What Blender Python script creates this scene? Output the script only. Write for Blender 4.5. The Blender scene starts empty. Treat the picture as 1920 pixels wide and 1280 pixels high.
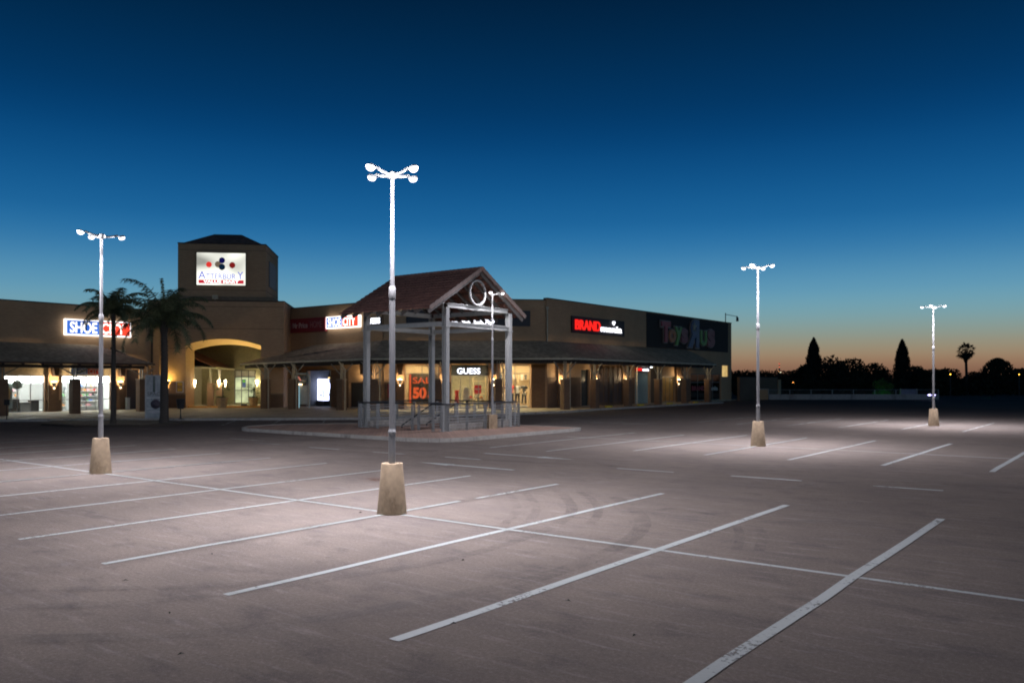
import bpy, bmesh, math, random
from mathutils import Vector, Matrix
R = math.radians
PI = math.pi
sc = bpy.context.scene
col = sc.collection

# ---------------------------------------------------------------- camera
cam = bpy.data.cameras.new('camera')
cam_ob = bpy.data.objects.new('camera', cam)
col.objects.link(cam_ob)
cam_ob.location = (10.2074, -9.9778, 2.2563)
cam_ob.rotation_euler = (PI / 2 + .0076, 0, .6539)
cam.sensor_width = 36
cam.lens = 36 * 1562.5 / 1920
cam.shift_y = 60 / 1920
cam.clip_start = .1
cam.clip_end = 6000
sc.camera = cam_ob

# ---------------------------------------------------------------- sky and sun
w = bpy.data.worlds.new('World')
sc.world = w
w.use_nodes = True
nt = w.node_tree
bg = nt.nodes['Background']


def lin(c):
    return tuple(((v / 255 + .055) / 1.055) ** 2.4 if v > 10 else v / 255 / 12.92 for v in c)


SUN_AZ = R(-24)      # where the sun went down, measured from +Y towards +X
sky = nt.nodes.new('ShaderNodeTexSky')
sky.sky_type = 'NISHITA'
sky.sun_disc = False
sky.sun_elevation = R(-3.0)
sky.sun_rotation = SUN_AZ
sky.ozone_density = 5
tc = nt.nodes.new('ShaderNodeTexCoord')
sep = nt.nodes.new('ShaderNodeSeparateXYZ')
nt.links.new(tc.outputs['Generated'], sep.inputs[0])
asn = nt.nodes.new('ShaderNodeMath'); asn.operation = 'ARCSINE'
nt.links.new(sep.outputs['Z'], asn.inputs[0])
mr = nt.nodes.new('ShaderNodeMapRange')
mr.inputs['From Min'].default_value = 0
mr.inputs['From Max'].default_value = R(60)
nt.links.new(asn.outputs[0], mr.inputs['Value'])


def ramp(stops):
    r = nt.nodes.new('ShaderNodeValToRGB')
    els = r.color_ramp.elements
    while len(els) > 1:
        els.remove(els[0])
    for i, (deg, c) in enumerate(stops):
        e = els[0] if i == 0 else els.new(deg / 60)
        e.position = deg / 60
        e.color = (*lin(c), 1)
    r.color_ramp.interpolation = 'B_SPLINE'
    nt.links.new(mr.outputs[0], r.inputs[0])
    return r


glow = ramp([(0, (112, 78, 64)), (.9, (144, 108, 86)), (1.7, (158, 134, 106)), (2.8, (142, 150, 134)), (4.2, (120, 162, 170)),
             (5.8, (98, 156, 184)), (8.2, (52, 122, 170)), (10.6, (24, 100, 156)), (14.8, (5, 69, 122)), (18, (1, 53, 97)), (22, (0, 40, 73)),
             (26, (0, 27, 52)), (36, (0, 17, 34)), (60, (2, 10, 22))])
away = ramp([(0, (110, 100, 98)), (1.5, (118, 132, 134)), (3.5, (110, 154, 172)), (5.8, (88, 144, 178)), (8.2, (46, 112, 160)),
             (10.6, (22, 94, 148)), (14.8, (4, 64, 113)), (18, (1, 49, 88)), (22, (0, 37, 67)), (26, (0, 24, 46)), (36, (0, 14, 29)), (60, (2, 9, 19))])
# azimuth: 1 towards the afterglow, 0 opposite
dt = nt.nodes.new('ShaderNodeVectorMath'); dt.operation = 'DOT_PRODUCT'
nt.links.new(tc.outputs['Generated'], dt.inputs[0])
dt.inputs[1].default_value = (math.sin(SUN_AZ), math.cos(SUN_AZ), 0)
az = nt.nodes.new('ShaderNodeMapRange')
az.interpolation_type = 'SMOOTHSTEP'
az.inputs['From Min'].default_value = -.3
az.inputs['From Max'].default_value = .97
nt.links.new(dt.outputs['Value'], az.inputs['Value'])
mx = nt.nodes.new('ShaderNodeMix'); mx.data_type = 'RGBA'
nt.links.new(az.outputs[0], mx.inputs['Factor'])
nt.links.new(away.outputs[0], mx.inputs['A'])
nt.links.new(glow.outputs[0], mx.inputs['B'])
ad = nt.nodes.new('ShaderNodeMix'); ad.data_type = 'RGBA'; ad.blend_type = 'ADD'
ad.inputs['Factor'].default_value = .03
nt.links.new(mx.outputs['Result'], ad.inputs['A'])
nt.links.new(sky.outputs[0], ad.inputs['B'])
nt.links.new(ad.outputs['Result'], bg.inputs[0])
bg.inputs[1].default_value = 1.0

sun = bpy.data.lights.new('sun', 'SUN')
sun.energy = .012
sun.angle = R(4)
sun.color = (1, .62, .38)
sun_ob = bpy.data.objects.new('sun', sun)
col.objects.link(sun_ob)
sd = Vector((math.sin(SUN_AZ), math.cos(SUN_AZ), math.tan(R(1.5))))
sun_ob.rotation_euler = sd.to_track_quat('Z', 'Y').to_euler()

sc.view_settings.view_transform = 'Standard'
sc.view_settings.look = 'None'
sc.view_settings.exposure = 0
sc.view_settings.gamma = 1
cy = sc.cycles
cy.use_denoising = True
cy.filter_width = 1.9
cy.sample_clamp_indirect = 3
cy.sample_clamp_direct = 14
cy.max_bounces = 6
cy.transparent_max_bounces = 16
cy.caustics_reflective = False
cy.caustics_refractive = False


# ---------------------------------------------------------------- materials
def new_mat(name):
    m = bpy.data.materials.new(name)
    m.use_nodes = True
    n = m.node_tree
    n.nodes.clear()
    out = n.nodes.new('ShaderNodeOutputMaterial')
    return m, n, out


def node(n, t, **kw):
    x = n.nodes.new(t)
    for k, v in kw.items():
        setattr(x, k, v)
    return x


def noise(n, vec, scale, detail=4, rough=.55):
    x = node(n, 'ShaderNodeTexNoise')
    x.inputs['Scale'].default_value = scale
    x.inputs['Detail'].default_value = detail
    x.inputs['Roughness'].default_value = rough
    n.links.new(vec, x.inputs['Vector'])
    return x.outputs['Fac']


def mapr(n, v, a, b, c, d):
    x = node(n, 'ShaderNodeMapRange')
    for k, q in zip(('From Min', 'From Max', 'To Min', 'To Max'), (a, b, c, d)):
        x.inputs[k].default_value = q
    n.links.new(v, x.inputs['Value'])
    return x.outputs[0]


def mixc(n, f, a, b, mode='MIX'):
    x = node(n, 'ShaderNodeMix', data_type='RGBA', blend_type=mode)
    if isinstance(f, (int, float)):
        x.inputs['Factor'].default_value = f
    else:
        n.links.new(f, x.inputs['Factor'])
    for k, q in (('A', a), ('B', b)):
        if isinstance(q, tuple):
            x.inputs[k].default_value = (*q[:3], 1)
        else:
            n.links.new(q, x.inputs[k])
    return x.outputs['Result']


def pos(n, scale=(1, 1, 1), which='Object'):
    if which == 'World':
        g = node(n, 'ShaderNodeNewGeometry').outputs['Position']
    else:
        g = node(n, 'ShaderNodeTexCoord').outputs['Object']
    mp = node(n, 'ShaderNodeMapping')
    mp.inputs['Scale'].default_value = scale
    n.links.new(g, mp.inputs['Vector'])
    return mp.outputs[0]


def mat(name, c, rough=.6, metal=0, var=.18, scale=6, bump=0, stain=None, spec=.5):
    """plain surface with uneven tone, optional stains and relief"""
    m, n, out = new_mat(name)
    b = node(n, 'ShaderNodeBsdfPrincipled')
    v = pos(n)
    f = noise(n, v, scale, 5)
    c = tuple(c)
    cc = mixc(n, mapr(n, f, .3, .7, 0, 1), tuple(x * (1 - var) for x in c), tuple(min(1, x * (1 + var)) for x in c))
    if stain:
        s = noise(n, pos(n, (1, 1, .35)), stain[1], 6, .65)
        cc = mixc(n, mapr(n, s, stain[2], stain[2] + .12, 0, stain[3]), cc, stain[0])
    n.links.new(cc, b.inputs['Base Color'])
    rr = mapr(n, f, .3, .7, max(0, rough - .08), min(1, rough + .08))
    n.links.new(rr, b.inputs['Roughness'])
    b.inputs['Metallic'].default_value = metal
    b.inputs['Specular IOR Level'].default_value = spec
    if bump:
        bp = node(n, 'ShaderNodeBump')
        bp.inputs['Strength'].default_value = bump
        bp.inputs['Distance'].default_value = .02
        n.links.new(noise(n, v, scale * 6, 4), bp.inputs['Height'])
        n.links.new(bp.outputs[0], b.inputs['Normal'])
    n.links.new(b.outputs[0], out.inputs[0])
    return m


def emis(name, c, s, var=0, scale=2):
    m, n, out = new_mat(name)
    e = node(n, 'ShaderNodeEmission')
    e.inputs[0].default_value = (*c, 1)
    e.inputs[1].default_value = s
    if var:
        f = noise(n, pos(n), scale, 2)
        n.links.new(mapr(n, f, .3, .7, s * (1 - var), s * (1 + var)), e.inputs[1])
    n.links.new(e.outputs[0], out.inputs[0])
    return m


def brick_mat(name, c1, c2, mortar, bw=.22, bh=.075, rough=.85):
    """running-bond brickwork laid in each part's own facade coordinates (x along the wall, z up)"""
    m, n, out = new_mat(name)
    b = node(n, 'ShaderNodeBsdfPrincipled')
    tcn = node(n, 'ShaderNodeTexCoord')
    sp = node(n, 'ShaderNodeSeparateXYZ')
    n.links.new(tcn.outputs['Object'], sp.inputs[0])
    add = node(n, 'ShaderNodeMath', operation='ADD')
    n.links.new(sp.outputs['X'], add.inputs[0])
    n.links.new(sp.outputs['Y'], add.inputs[1])
    cb = node(n, 'ShaderNodeCombineXYZ')
    n.links.new(add.outputs[0], cb.inputs[0])
    n.links.new(sp.outputs['Z'], cb.inputs[1])
    br = node(n, 'ShaderNodeTexBrick')
    br.inputs['Scale'].default_value = 1
    br.inputs['Brick Width'].default_value = bw
    br.inputs['Row Height'].default_value = bh
    br.inputs['Mortar Size'].default_value = .008
    br.inputs['Color1'].default_value = (*c1, 1)
    br.inputs['Color2'].default_value = (*c2, 1)
    br.inputs['Mortar'].default_value = (*mortar, 1)
    n.links.new(cb.outputs[0], br.inputs['Vector'])
    f = noise(n, pos(n), .55, 6, .6)
    cc = mixc(n, mapr(n, f, .35, .7, 0, .45), br.outputs['Color'], tuple(x * .55 for x in c1))
    n.links.new(cc, b.inputs['Base Color'])
    b.inputs['Roughness'].default_value = rough
    bp = node(n, 'ShaderNodeBump')
    bp.inputs['Strength'].default_value = .4
    bp.inputs['Distance'].default_value = .008
    n.links.new(br.outputs['Fac'], bp.inputs['Height'])
    bp.invert = True
    n.links.new(bp.outputs[0], b.inputs['Normal'])
    n.links.new(b.outputs[0], out.inputs[0])
    return m


def asphalt_mat():
    m, n, out = new_mat('car_park_asphalt')
    b = node(n, 'ShaderNodeBsdfPrincipled')
    p = pos(n, which='World')
    big = noise(n, p, .09, 4, .55)
    mid = noise(n, p, .55, 6, .62)
    streak = noise(n, pos(n, (.16, 1.1, 1), 'World'), 1.0, 6, .62)      # wear along the driving lanes
    fine = noise(n, p, 45, 3, .7)
    speck = noise(n, p, 150, 2, .6)
    patch = noise(n, pos(n, (.5, .8, 1), 'World'), 2.6, 8, .68)
    scuff = noise(n, pos(n, (.35, 2.4, 1), 'World'), 3.2, 7, .7)
    c = mixc(n, mapr(n, big, .35, .65, 0, 1), (.210, .174, .144), (.298, .248, .207))
    c = mixc(n, mapr(n, mid, .42, .70, 0, .6), c, (.175, .15, .135))
    c = mixc(n, mapr(n, streak, .50, .72, 0, .55), c, (.150, .132, .125))
    c = mixc(n, mapr(n, patch, .52, .66, 0, .62), c, (.135, .118, .112))
    c = mixc(n, mapr(n, scuff, .54, .70, 0, .6), c, (.42, .37, .34))
    grain = noise(n, p, 24, 4, .75)
    c = mixc(n, mapr(n, grain, .40, .62, .32, 0), c, (.085, .075, .07))
    c = mixc(n, mapr(n, grain, .56, .72, 0, .22), c, (.50, .44, .40))
    c = mixc(n, mapr(n, fine, .3, .7, 0, .4), c, (.10, .088, .080))
    c = mixc(n, mapr(n, speck, .56, .72, 0, .5), c, (.52, .47, .43))
    n.links.new(c, b.inputs['Base Color'])
    n.links.new(mapr(n, mid, .3, .7, .8, .95), b.inputs['Roughness'])
    b.inputs['Specular IOR Level'].default_value = .0
    bp = node(n, 'ShaderNodeBump')
    bp.inputs['Strength'].default_value = .5
    bp.inputs['Distance'].default_value = .006
    n.links.new(fine, bp.inputs['Height'])
    n.links.new(bp.outputs[0], b.inputs['Normal'])
    n.links.new(b.outputs[0], out.inputs[0])
    return m


def sheet_mat(name, c, lo, hi, alpha, scale=9, rough=.7):
    """thin worn layer (paint, rubber) that leaves gaps where it has been rubbed away"""
    m, n, out = new_mat(name)
    b = node(n, 'ShaderNodeBsdfPrincipled')
    p = pos(n, which='World')
    f = noise(n, p, scale, 6, .7)
    g = noise(n, p, .8, 3, .5)
    mm = node(n, 'ShaderNodeMath', operation='ADD')
    n.links.new(f, mm.inputs[0]); n.links.new(mapr(n, g, .3, .7, -.14, .14), mm.inputs[1])
    a = mapr(n, mm.outputs[0], lo, hi, 0, alpha)
    n.links.new(mixc(n, noise(n, p, 30, 3), tuple(x * .8 for x in c), c), b.inputs['Base Color'])
    b.inputs['Roughness'].default_value = rough
    t = node(n, 'ShaderNodeBsdfTransparent')
    ms = node(n, 'ShaderNodeMixShader')
    n.links.new(a, ms.inputs[0]); n.links.new(t.outputs[0], ms.inputs[1]); n.links.new(b.outputs[0], ms.inputs[2])
    n.links.new(ms.outputs[0], out.inputs[0])
    return m


def glass_mat(name, tint=(.9, .95, .93), refl=.08):
    m, n, out = new_mat(name)
    t = node(n, 'ShaderNodeBsdfTransparent')
    t.inputs[0].default_value = (*tint, 1)
    g = node(n, 'ShaderNodeBsdfGlossy')
    g.inputs['Roughness'].default_value = .04
    ms = node(n, 'ShaderNodeMixShader')
    ms.inputs[0].default_value = refl
    n.links.new(t.outputs[0], ms.inputs[1]); n.links.new(g.outputs[0], ms.inputs[2])
    n.links.new(ms.outputs[0], out.inputs[0])
    return m


def leaf_mat(name, c, var=.5):
    m, n, out = new_mat(name)
    b = node(n, 'ShaderNodeBsdfPrincipled')
    f = noise(n, pos(n), 2.2, 3)
    n.links.new(mixc(n, mapr(n, f, .3, .7, 0, 1), tuple(x * (1 - var) for x in c), tuple(x * (1 + var) for x in c)), b.inputs['Base Color'])
    b.inputs['Roughness'].default_value = .75
    b.inputs['Specular IOR Level'].default_value = .2
    n.links.new(b.outputs[0], out.inputs[0])
    return m


MT = dict(
    asphalt=asphalt_mat(),
    paint=sheet_mat('road_paint', (.47, .51, .48), .27, .42, .9, 16),
    paint_worn=sheet_mat('worn_road_paint', (.62, .66, .62), .34, .54, .75, 16),
    rubber=sheet_mat('tyre_rubber', (.03, .027, .03), .36, .76, .27, 4),
    rust=sheet_mat('rust_stain', (.22, .08, .03), .42, .7, .7, 2.5),
    paver=brick_mat('island_pavers', (.40, .26, .19), (.30, .195, .145), (.17, .13, .11), .2, .1),
    kerb=mat('kerb_concrete', (.36, .34, .30), .85, stain=((.12, .11, .1), 1.2, .55, .7)),
    kerb_joint=mat('kerb_joint', (.07, .03, .03), .9),
    kerb_paint=mat('red_kerb_paint', (.16, .035, .035), .8),
    walk=mat('pavement_tiles', (.46, .38, .26), .75, scale=1.5, stain=((.16, .14, .11), .8, .52, .6)),
    soil=mat('planting_soil', (.05, .04, .03), .95, bump=.6),
    concrete=mat('base_concrete', (.40, .30, .19), .88, scale=9, bump=.5, var=.18, stain=((.13, .085, .04), 3.4, .57, .75)),
    galv=mat('galvanised_steel', (.29, .29, .285), .55, .1, scale=3, var=.05),
    galv_dull=mat('dull_steel', (.36, .37, .36), .55, .5, scale=10),
    dark_metal=mat('dark_metal', (.06, .065, .07), .5, .6),
    lamp=None,
    brick=brick_mat('tan_brick', (.58, .365, .195), (.50, .305, .16), (.42, .29, .18)),
    brick_dark=brick_mat('brown_brick', (.20, .115, .063), (.16, .088, .046), (.13, .092, .062)),
    band=mat('brick_band', (.25, .18, .115), .85),
    coping=mat('dark_coping', (.075, .05, .04), .8),
    tile=None, tile_dark=None,
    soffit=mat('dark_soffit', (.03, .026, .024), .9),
    gutter=mat('painted_gutter', (.46, .42, .30), .6),
    white_steel=mat('white_painted_steel', (.37, .38, .36), .5, 0, var=.1, stain=((.35, .32, .27), 2, .62, .5)),
    post=mat('grey_painted_steel', (.24, .22, .17), .55),
    timber=mat('pale_timber', (.12, .11, .10), .75, stain=((.09, .08, .07), 2, .55, .6)),
    glass=glass_mat('window_glass'),
    glass_dark=glass_mat('dim_window_glass', (.5, .55, .55), .12),
    frame=mat('aluminium_frame', (.22, .22, .21), .45, .5),
    shop_white=mat('shop_white_wall', (.82, .82, .8), .8, var=.03),
    shop_tan=mat('shop_tan_wall', (.48, .36, .22), .8, var=.06),
    shop_grey=mat('shop_grey_wall', (.30, .27, .19), .8),
    fascia=mat('dark_fascia', (.035, .04, .038), .5),
    yellow=mat('yellow_road_paint', (.65, .5, .03), .7, stain=((.1, .08, .02), 5, .55, .6)),
    bark=mat('palm_bark', (.055, .048, .04), .95, bump=.5),
    trunk=mat('tree_bark', (.04, .03, .025), .95),
    frond=leaf_mat('palm_leaf', (.12, .145, .075)),
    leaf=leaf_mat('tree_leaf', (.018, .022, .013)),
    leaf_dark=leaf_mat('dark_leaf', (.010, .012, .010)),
    leaf_green=leaf_mat('bright_leaf', (.06, .10, .035)),
    red=mat('red_cloth', (.55, .04, .04), .8),
    black=mat('black_cloth', (.015, .015, .017), .8),
    skin=mat('mannequin_skin', (.72, .55, .42), .5, var=.04),
    whitecloth=mat('white_cloth', (.8, .78, .74), .85),
    pot=mat('terracotta', (.42, .30, .16), .8),
    orange=mat('amber_lit_step', (.85, .40, .08), .75),  # amber lamplight on the arch step, put into its colour; one shirt shares it
    purple=mat('purple_wall_panel', (.036, .025, .019), .8),
)


def lens_mat():
    """clear glowing bowl with the bulb burning inside it"""
    m, n, out = new_mat('lamp_lens')
    e = node(n, 'ShaderNodeEmission')
    e.inputs[0].default_value = (.95, .94, 1.0, 1)
    e.inputs[1].default_value = 6
    t = node(n, 'ShaderNodeBsdfTransparent')
    ms = node(n, 'ShaderNodeMixShader')
    ms.inputs[0].default_value = .35
    n.links.new(t.outputs[0], ms.inputs[1]); n.links.new(e.outputs[0], ms.inputs[2])
    n.links.new(ms.outputs[0], out.inputs[0])
    return m


MT['lamp'] = lens_mat()


def tile_mat(name, c):
    m, n, out = new_mat(name)
    b = node(n, 'ShaderNodeBsdfPrincipled')
    f = noise(n, pos(n), 3.1, 5, .65)
    g = noise(n, pos(n), .6, 3)
    cc = mixc(n, mapr(n, f, .3, .7, 0, 1), tuple(x * .55 for x in c), tuple(x * 1.35 for x in c))
    cc = mixc(n, mapr(n, g, .45, .7, 0, .5), cc, tuple(x * .5 for x in c))
    n.links.new(cc, b.inputs['Base Color'])
    b.inputs['Roughness'].default_value = .8
    n.links.new(b.outputs[0], out.inputs[0])
    return m


MT['tile'] = tile_mat('clay_roof_tiles', (.34, .17, .125))
MT['tile_dark'] = tile_mat('weathered_roof_tiles', (.42, .33, .22))


# ---------------------------------------------------------------- mesh helpers
class MB:
    def __init__(s):
        s.v = []
        s.f = []
        s.sm = []

    def add(s, vs, fs, smooth=False):
        o = len(s.v)
        s.v += [tuple(p) for p in vs]
        s.f += [tuple(i + o for i in q) for q in fs]
        s.sm += [smooth] * len(fs)
        return s

    def box(s, x0, x1, y0, y1, z0, z1):
        v = [(x, y, z) for z in (z0, z1) for x, y in ((x0, y0), (x1, y0), (x1, y1), (x0, y1))]
        return s.add(v, [(3, 2, 1, 0), (4, 5, 6, 7), (0, 1, 5, 4), (1, 2, 6, 5), (2, 3, 7, 6), (3, 0, 4, 7)])

    def bar(s, p, q, a, b=None, up=(0, 0, 1)):
        """rectangular bar from p to q, a wide, b deep"""
        b = b or a
        p, q = Vector(p), Vector(q)
        d = (q - p).normalized()
        u = Vector(up)
        if abs(d.dot(u)) > .98:
            u = Vector((1, 0, 0))
        r = d.cross(u).normalized()
        t = r.cross(d)
        v = []
        for e in (p, q):
            v += [e - r * a / 2 - t * b / 2, e + r * a / 2 - t * b / 2, e + r * a / 2 + t * b / 2, e - r * a / 2 + t * b / 2]
        return s.add(v, [(3, 2, 1, 0), (4, 5, 6, 7), (0, 1, 5, 4), (1, 2, 6, 5), (2, 3, 7, 6), (3, 0, 4, 7)])

    def tube(s, pts, rad, n=10, cap=True, smooth=True):
        pts = [Vector(p) for p in pts]
        rad = rad if isinstance(rad, (list, tuple)) else [rad] * len(pts)
        vs, fs = [], []
        prev = None
        for i, p in enumerate(pts):
            d = (pts[min(i + 1, len(pts) - 1)] - pts[max(i - 1, 0)]).normalized()
            if prev is None:
                u = Vector((0, 0, 1)) if abs(d.z) < .95 else Vector((1, 0, 0))
                r = d.cross(u).normalized()
            else:
                r = (prev - d * prev.dot(d)).normalized()
            prev = r
            t = d.cross(r)
            for k in range(n):
                a = 2 * PI * k / n
                vs.append(p + (r * math.cos(a) + t * math.sin(a)) * rad[i])
        for i in range(len(pts) - 1):
            for k in range(n):
                k2 = (k + 1) % n
                fs.append((i * n + k, i * n + k2, (i + 1) * n + k2, (i + 1) * n + k))
        s.add(vs, fs, smooth)
        if cap:
            s.add(vs[:n], [tuple(range(n))[::-1]])
            s.add(vs[-n:], [tuple(range(n))])
        return s

    def lathe(s, prof, n=24, c=(0, 0, 0), smooth=True):
        vs, fs = [], []
        for r, z in prof:
            for k in range(n):
                a = 2 * PI * k / n
                vs.append((c[0] + r * math.cos(a), c[1] + r * math.sin(a), c[2] + z))
        for i in range(len(prof) - 1):
            for k in range(n):
                k2 = (k + 1) % n
                fs.append((i * n + k, i * n + k2, (i + 1) * n + k2, (i + 1) * n + k))
        s.add(vs, fs, smooth)
        s.add(vs[:n], [tuple(range(n))[::-1]])
        s.add(vs[-n:], [tuple(range(n))])
        return s

    def prism(s, poly, z0, z1):
        """horizontal polygon (counter-clockwise) extruded upward"""
        n = len(poly)
        v = [(x, y, z0) for x, y in poly] + [(x, y, z1) for x, y in poly]
        return s.add(v, [tuple(range(n))[::-1], tuple(range(n, 2 * n))] + [(i, (i + 1) % n, n + (i + 1) % n, n + i) for i in range(n)])

    def plate(s, poly, y0, y1):
        """upright polygon given as (x, z), extruded from y0 to y1"""
        n = len(poly)
        v = [(x, y0, z) for x, z in poly] + [(x, y1, z) for x, z in poly]
        return s.add(v, [tuple(range(n)), tuple(range(n, 2 * n))[::-1]] + [((i + 1) % n, i, n + i, n + (i + 1) % n) for i in range(n)])

    def quad(s, *p):
        return s.add(p, [tuple(range(len(p)))])

    def mesh(s, name):
        me = bpy.data.meshes.new(name)
        me.from_pydata(s.v, [], s.f)
        me.polygons.foreach_set('use_smooth', s.sm)
        me.update()
        return me

    def build(s, name, m, parent=None, loc=(0, 0, 0), rot=(0, 0, 0), bevel=0):
        me = s.mesh(name)
        me.materials.append(MT[m] if isinstance(m, str) else m)
        o = bpy.data.objects.new(name, me)
        col.objects.link(o)
        o.location = loc
        o.rotation_euler = rot
        if parent:
            o.parent = parent
        if bevel:
            b = o.modifiers.new('bevel', 'BEVEL')
            b.width = bevel
            b.segments = 2
            b.limit_method = 'ANGLE'
        return o


def tag(o, label=None, cat=None, group=None, kind=None):
    if label: o['label'] = label
    if cat: o['category'] = cat
    if group: o['group'] = group
    if kind: o['kind'] = kind
    return o


def thing(name, loc, label, cat, rz=0, group=None):
    o = bpy.data.objects.new(name, None)
    o.empty_display_size = .2
    col.objects.link(o)
    o.location = loc
    o.rotation_euler = (0, 0, rz)
    return tag(o, label, cat, group)


def dup(o, parent=None):
    c = o.copy()
    col.objects.link(c)
    if parent: c.parent = parent
    for ch in o.children:
        dup(ch, c)
    return c


def text(body, w_, h_, m, parent, x=0, z=0, y=0, depth=.03, bold=0., name='lettering', slant=0., mirror=False, shear=0.):
    """flat lettering facing -Y, scaled into a box w_ wide and h_ high whose lower left corner is (x, z)"""
    cu = bpy.data.curves.new(name, 'FONT')
    cu.body = body
    cu.size = 1
    cu.extrude = .02
    cu.offset = bold
    cu.shear = shear
    cu.resolution_u = 4
    t = bpy.data.objects.new(name, cu)
    col.objects.link(t)
    dg = bpy.context.evaluated_depsgraph_get()
    me = bpy.data.meshes.new_from_object(t.evaluated_get(dg))
    bpy.data.objects.remove(t)
    bpy.data.curves.remove(cu)
    xs = [v.co.x for v in me.vertices]; ys = [v.co.y for v in me.vertices]
    x0, x1, y0, y1 = min(xs), max(xs), min(ys), max(ys)
    for v in me.vertices:
        a = (v.co.x - x0) / (x1 - x0)
        b = (v.co.y - y0) / (y1 - y0)
        d = v.co.z
        if mirror: a = 1 - a
        v.co = (x + a * w_, y - (depth if d > 0 else 0), z + b * h_ + slant * a)
    if mirror:
        me.flip_normals()
    me.materials.clear()
    me.materials.append(MT[m] if isinstance(m, str) else m)
    o = bpy.data.objects.new(name, me)
    col.objects.link(o)
    o.parent = parent
    return o


# facade frames: origin and heading; x along the wall, -y out of the wall, z up
FR = {'left': ((-48.2, 0), 90), 'tower': ((-48.5, 24.2), 45), 'inner': ((0, 33.1), 0), 'corner': ((-34.8, 33.15), 45), 'right': ((-26.2, 0), 90)}


def W(fr, u, out=0, z=0):
    (ox, oy), a = FR[fr]
    a = R(a)
    return (ox + u * math.cos(a) + out * math.sin(a), oy + u * math.sin(a) - out * math.cos(a), z)


def rotz(fr):
    return R(FR[fr][1])


def on(fr, part, root):
    """lay a part built in facade coordinates onto its wall, under its building"""
    (ox, oy), a = FR[fr]
    part.parent = root
    part.location = (ox - root.location.x, oy - root.location.y, 0)
    part.rotation_euler = (0, 0, R(a))
    return part


def wall(u0, u1, z0, z1, holes, t=.3, out=0):
    us = sorted({u0, u1, *[h[0] for h in holes], *[h[1] for h in holes]})
    zs = sorted({z0, z1, *[h[2] for h in holes], *[h[3] for h in holes]})
    b = MB()
    for i in range(len(us) - 1):
        run = None
        for j in range(len(zs) - 1):
            mu, mz = (us[i] + us[i + 1]) / 2, (zs[j] + zs[j + 1]) / 2
            solid = not any(h[0] < mu < h[1] and h[2] < mz < h[3] for h in holes)
            if solid:
                if run is None: run = zs[j]
                if j == len(zs) - 2: b.box(us[i], us[i + 1], -out, t - out, run, zs[j + 1])
            elif run is not None:
                b.box(us[i], us[i + 1], -out, t - out, run, zs[j])
                run = None
    return b


def window(fr, root, u0, u1, z0, z1, nu=2, bars=(), set_in=.1, glass='glass', frame='frame', name='window', fw=.05):
    """frame (with mullions) and pane; returns the frame"""
    b = MB()
    y0, y1 = set_in, set_in + .07
    b.box(u0, u0 + fw, y0, y1, z0, z1).box(u1 - fw, u1, y0, y1, z0, z1)
    b.box(u0 + fw, u1 - fw, y0, y1, z0, z0 + fw).box(u0 + fw, u1 - fw, y0, y1, z1 - fw, z1)
    for k in range(1, nu):
        x = u0 + (u1 - u0) * k / nu
        b.box(x - fw / 2, x + fw / 2, y0 + .003, y1 - .003, z0 + fw, z1 - fw)
    for z in bars:
        b.box(u0 + fw, u1 - fw, y0 + .006, y1 - .006, z - fw / 2, z + fw / 2)
    f = on(fr, b.build(name, frame), root)
    g = MB().box(u0 + fw, u1 - fw, y0 + .03, y0 + .036, z0 + fw, z1 - fw).build('pane', glass)
    g.parent = f
    return f


def tiled(p_eave0, p_eave1, p_top0, p_top1, courses, th=.05, wave=0, cols=0):
    """a roof slope of overlapping tile courses between an eave line and a top line"""
    e0, e1, t0, t1 = map(Vector, (p_eave0, p_eave1, p_top0, p_top1))
    nrm = (e1 - e0).cross(t0 - e0).normalized()
    if nrm.z < 0: nrm = -nrm
    b = MB()
    nc = max(1, cols)
    for k in range(courses):
        fa, fb = k / courses, (k + 1) / courses + .12 / courses
        a0, a1 = e0.lerp(t0, fa), e1.lerp(t1, fa)
        b0, b1 = e0.lerp(t0, min(fb, 1)), e1.lerp(t1, min(fb, 1))
        for c in range(nc):
            if nc == 1:
                q0, q1, r0, r1 = a0, a1, b0, b1
            else:
                g = .02 / nc
                q0, q1, r0, r1 = a0.lerp(a1, c / nc + g), a0.lerp(a1, (c + 1) / nc - g), b0.lerp(b1, c / nc + g), b0.lerp(b1, (c + 1) / nc - g)
            up = nrm * th
            jz = nrm * random.uniform(-.006, .006) if nc > 1 else nrm * 0
            if nc > 1 and wave:
                mid_a, mid_b = q0.lerp(q1, .5) + nrm * wave, r0.lerp(r1, .5) + nrm * wave
                v = [q0 + up + jz, mid_a + up + jz, q1 + up + jz, r1 + nrm * .01, mid_b + nrm * .01, r0 + nrm * .01, q0 + jz, mid_a + jz, q1 + jz]
                b.add(v, [(0, 1, 4, 5), (1, 2, 3, 4), (6, 7, 1, 0), (7, 8, 2, 1), (0, 5, 6), (2, 8, 3)])
            else:
                v = [q0 + up, q1 + up, r1 + nrm * .008, r0 + nrm * .008, q0, q1]
                b.add(v, [(0, 1, 2, 3), (4, 5, 1, 0), (0, 3, 4), (1, 5, 2)])
    return b

# ================================================================ SETTING
random.seed(5)
g = MB().quad((-2500, -2500, 0), (2500, -2500, 0), (2500, 2500, 0), (-2500, 2500, 0))
tag(g.build('ground', 'asphalt'), kind='structure')


def smooth_corner(p, a, b, r, n=6):
    """round the corner p of a polygon between neighbours a and b"""
    p, a, b = Vector(p), Vector(a), Vector(b)
    s, e = p + (a - p).normalized() * r, p + (b - p).normalized() * r
    return [tuple(s * (1 - t) ** 2 + p * 2 * t * (1 - t) + e * t * t) for t in [i / n for i in range(n + 1)]]


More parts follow.
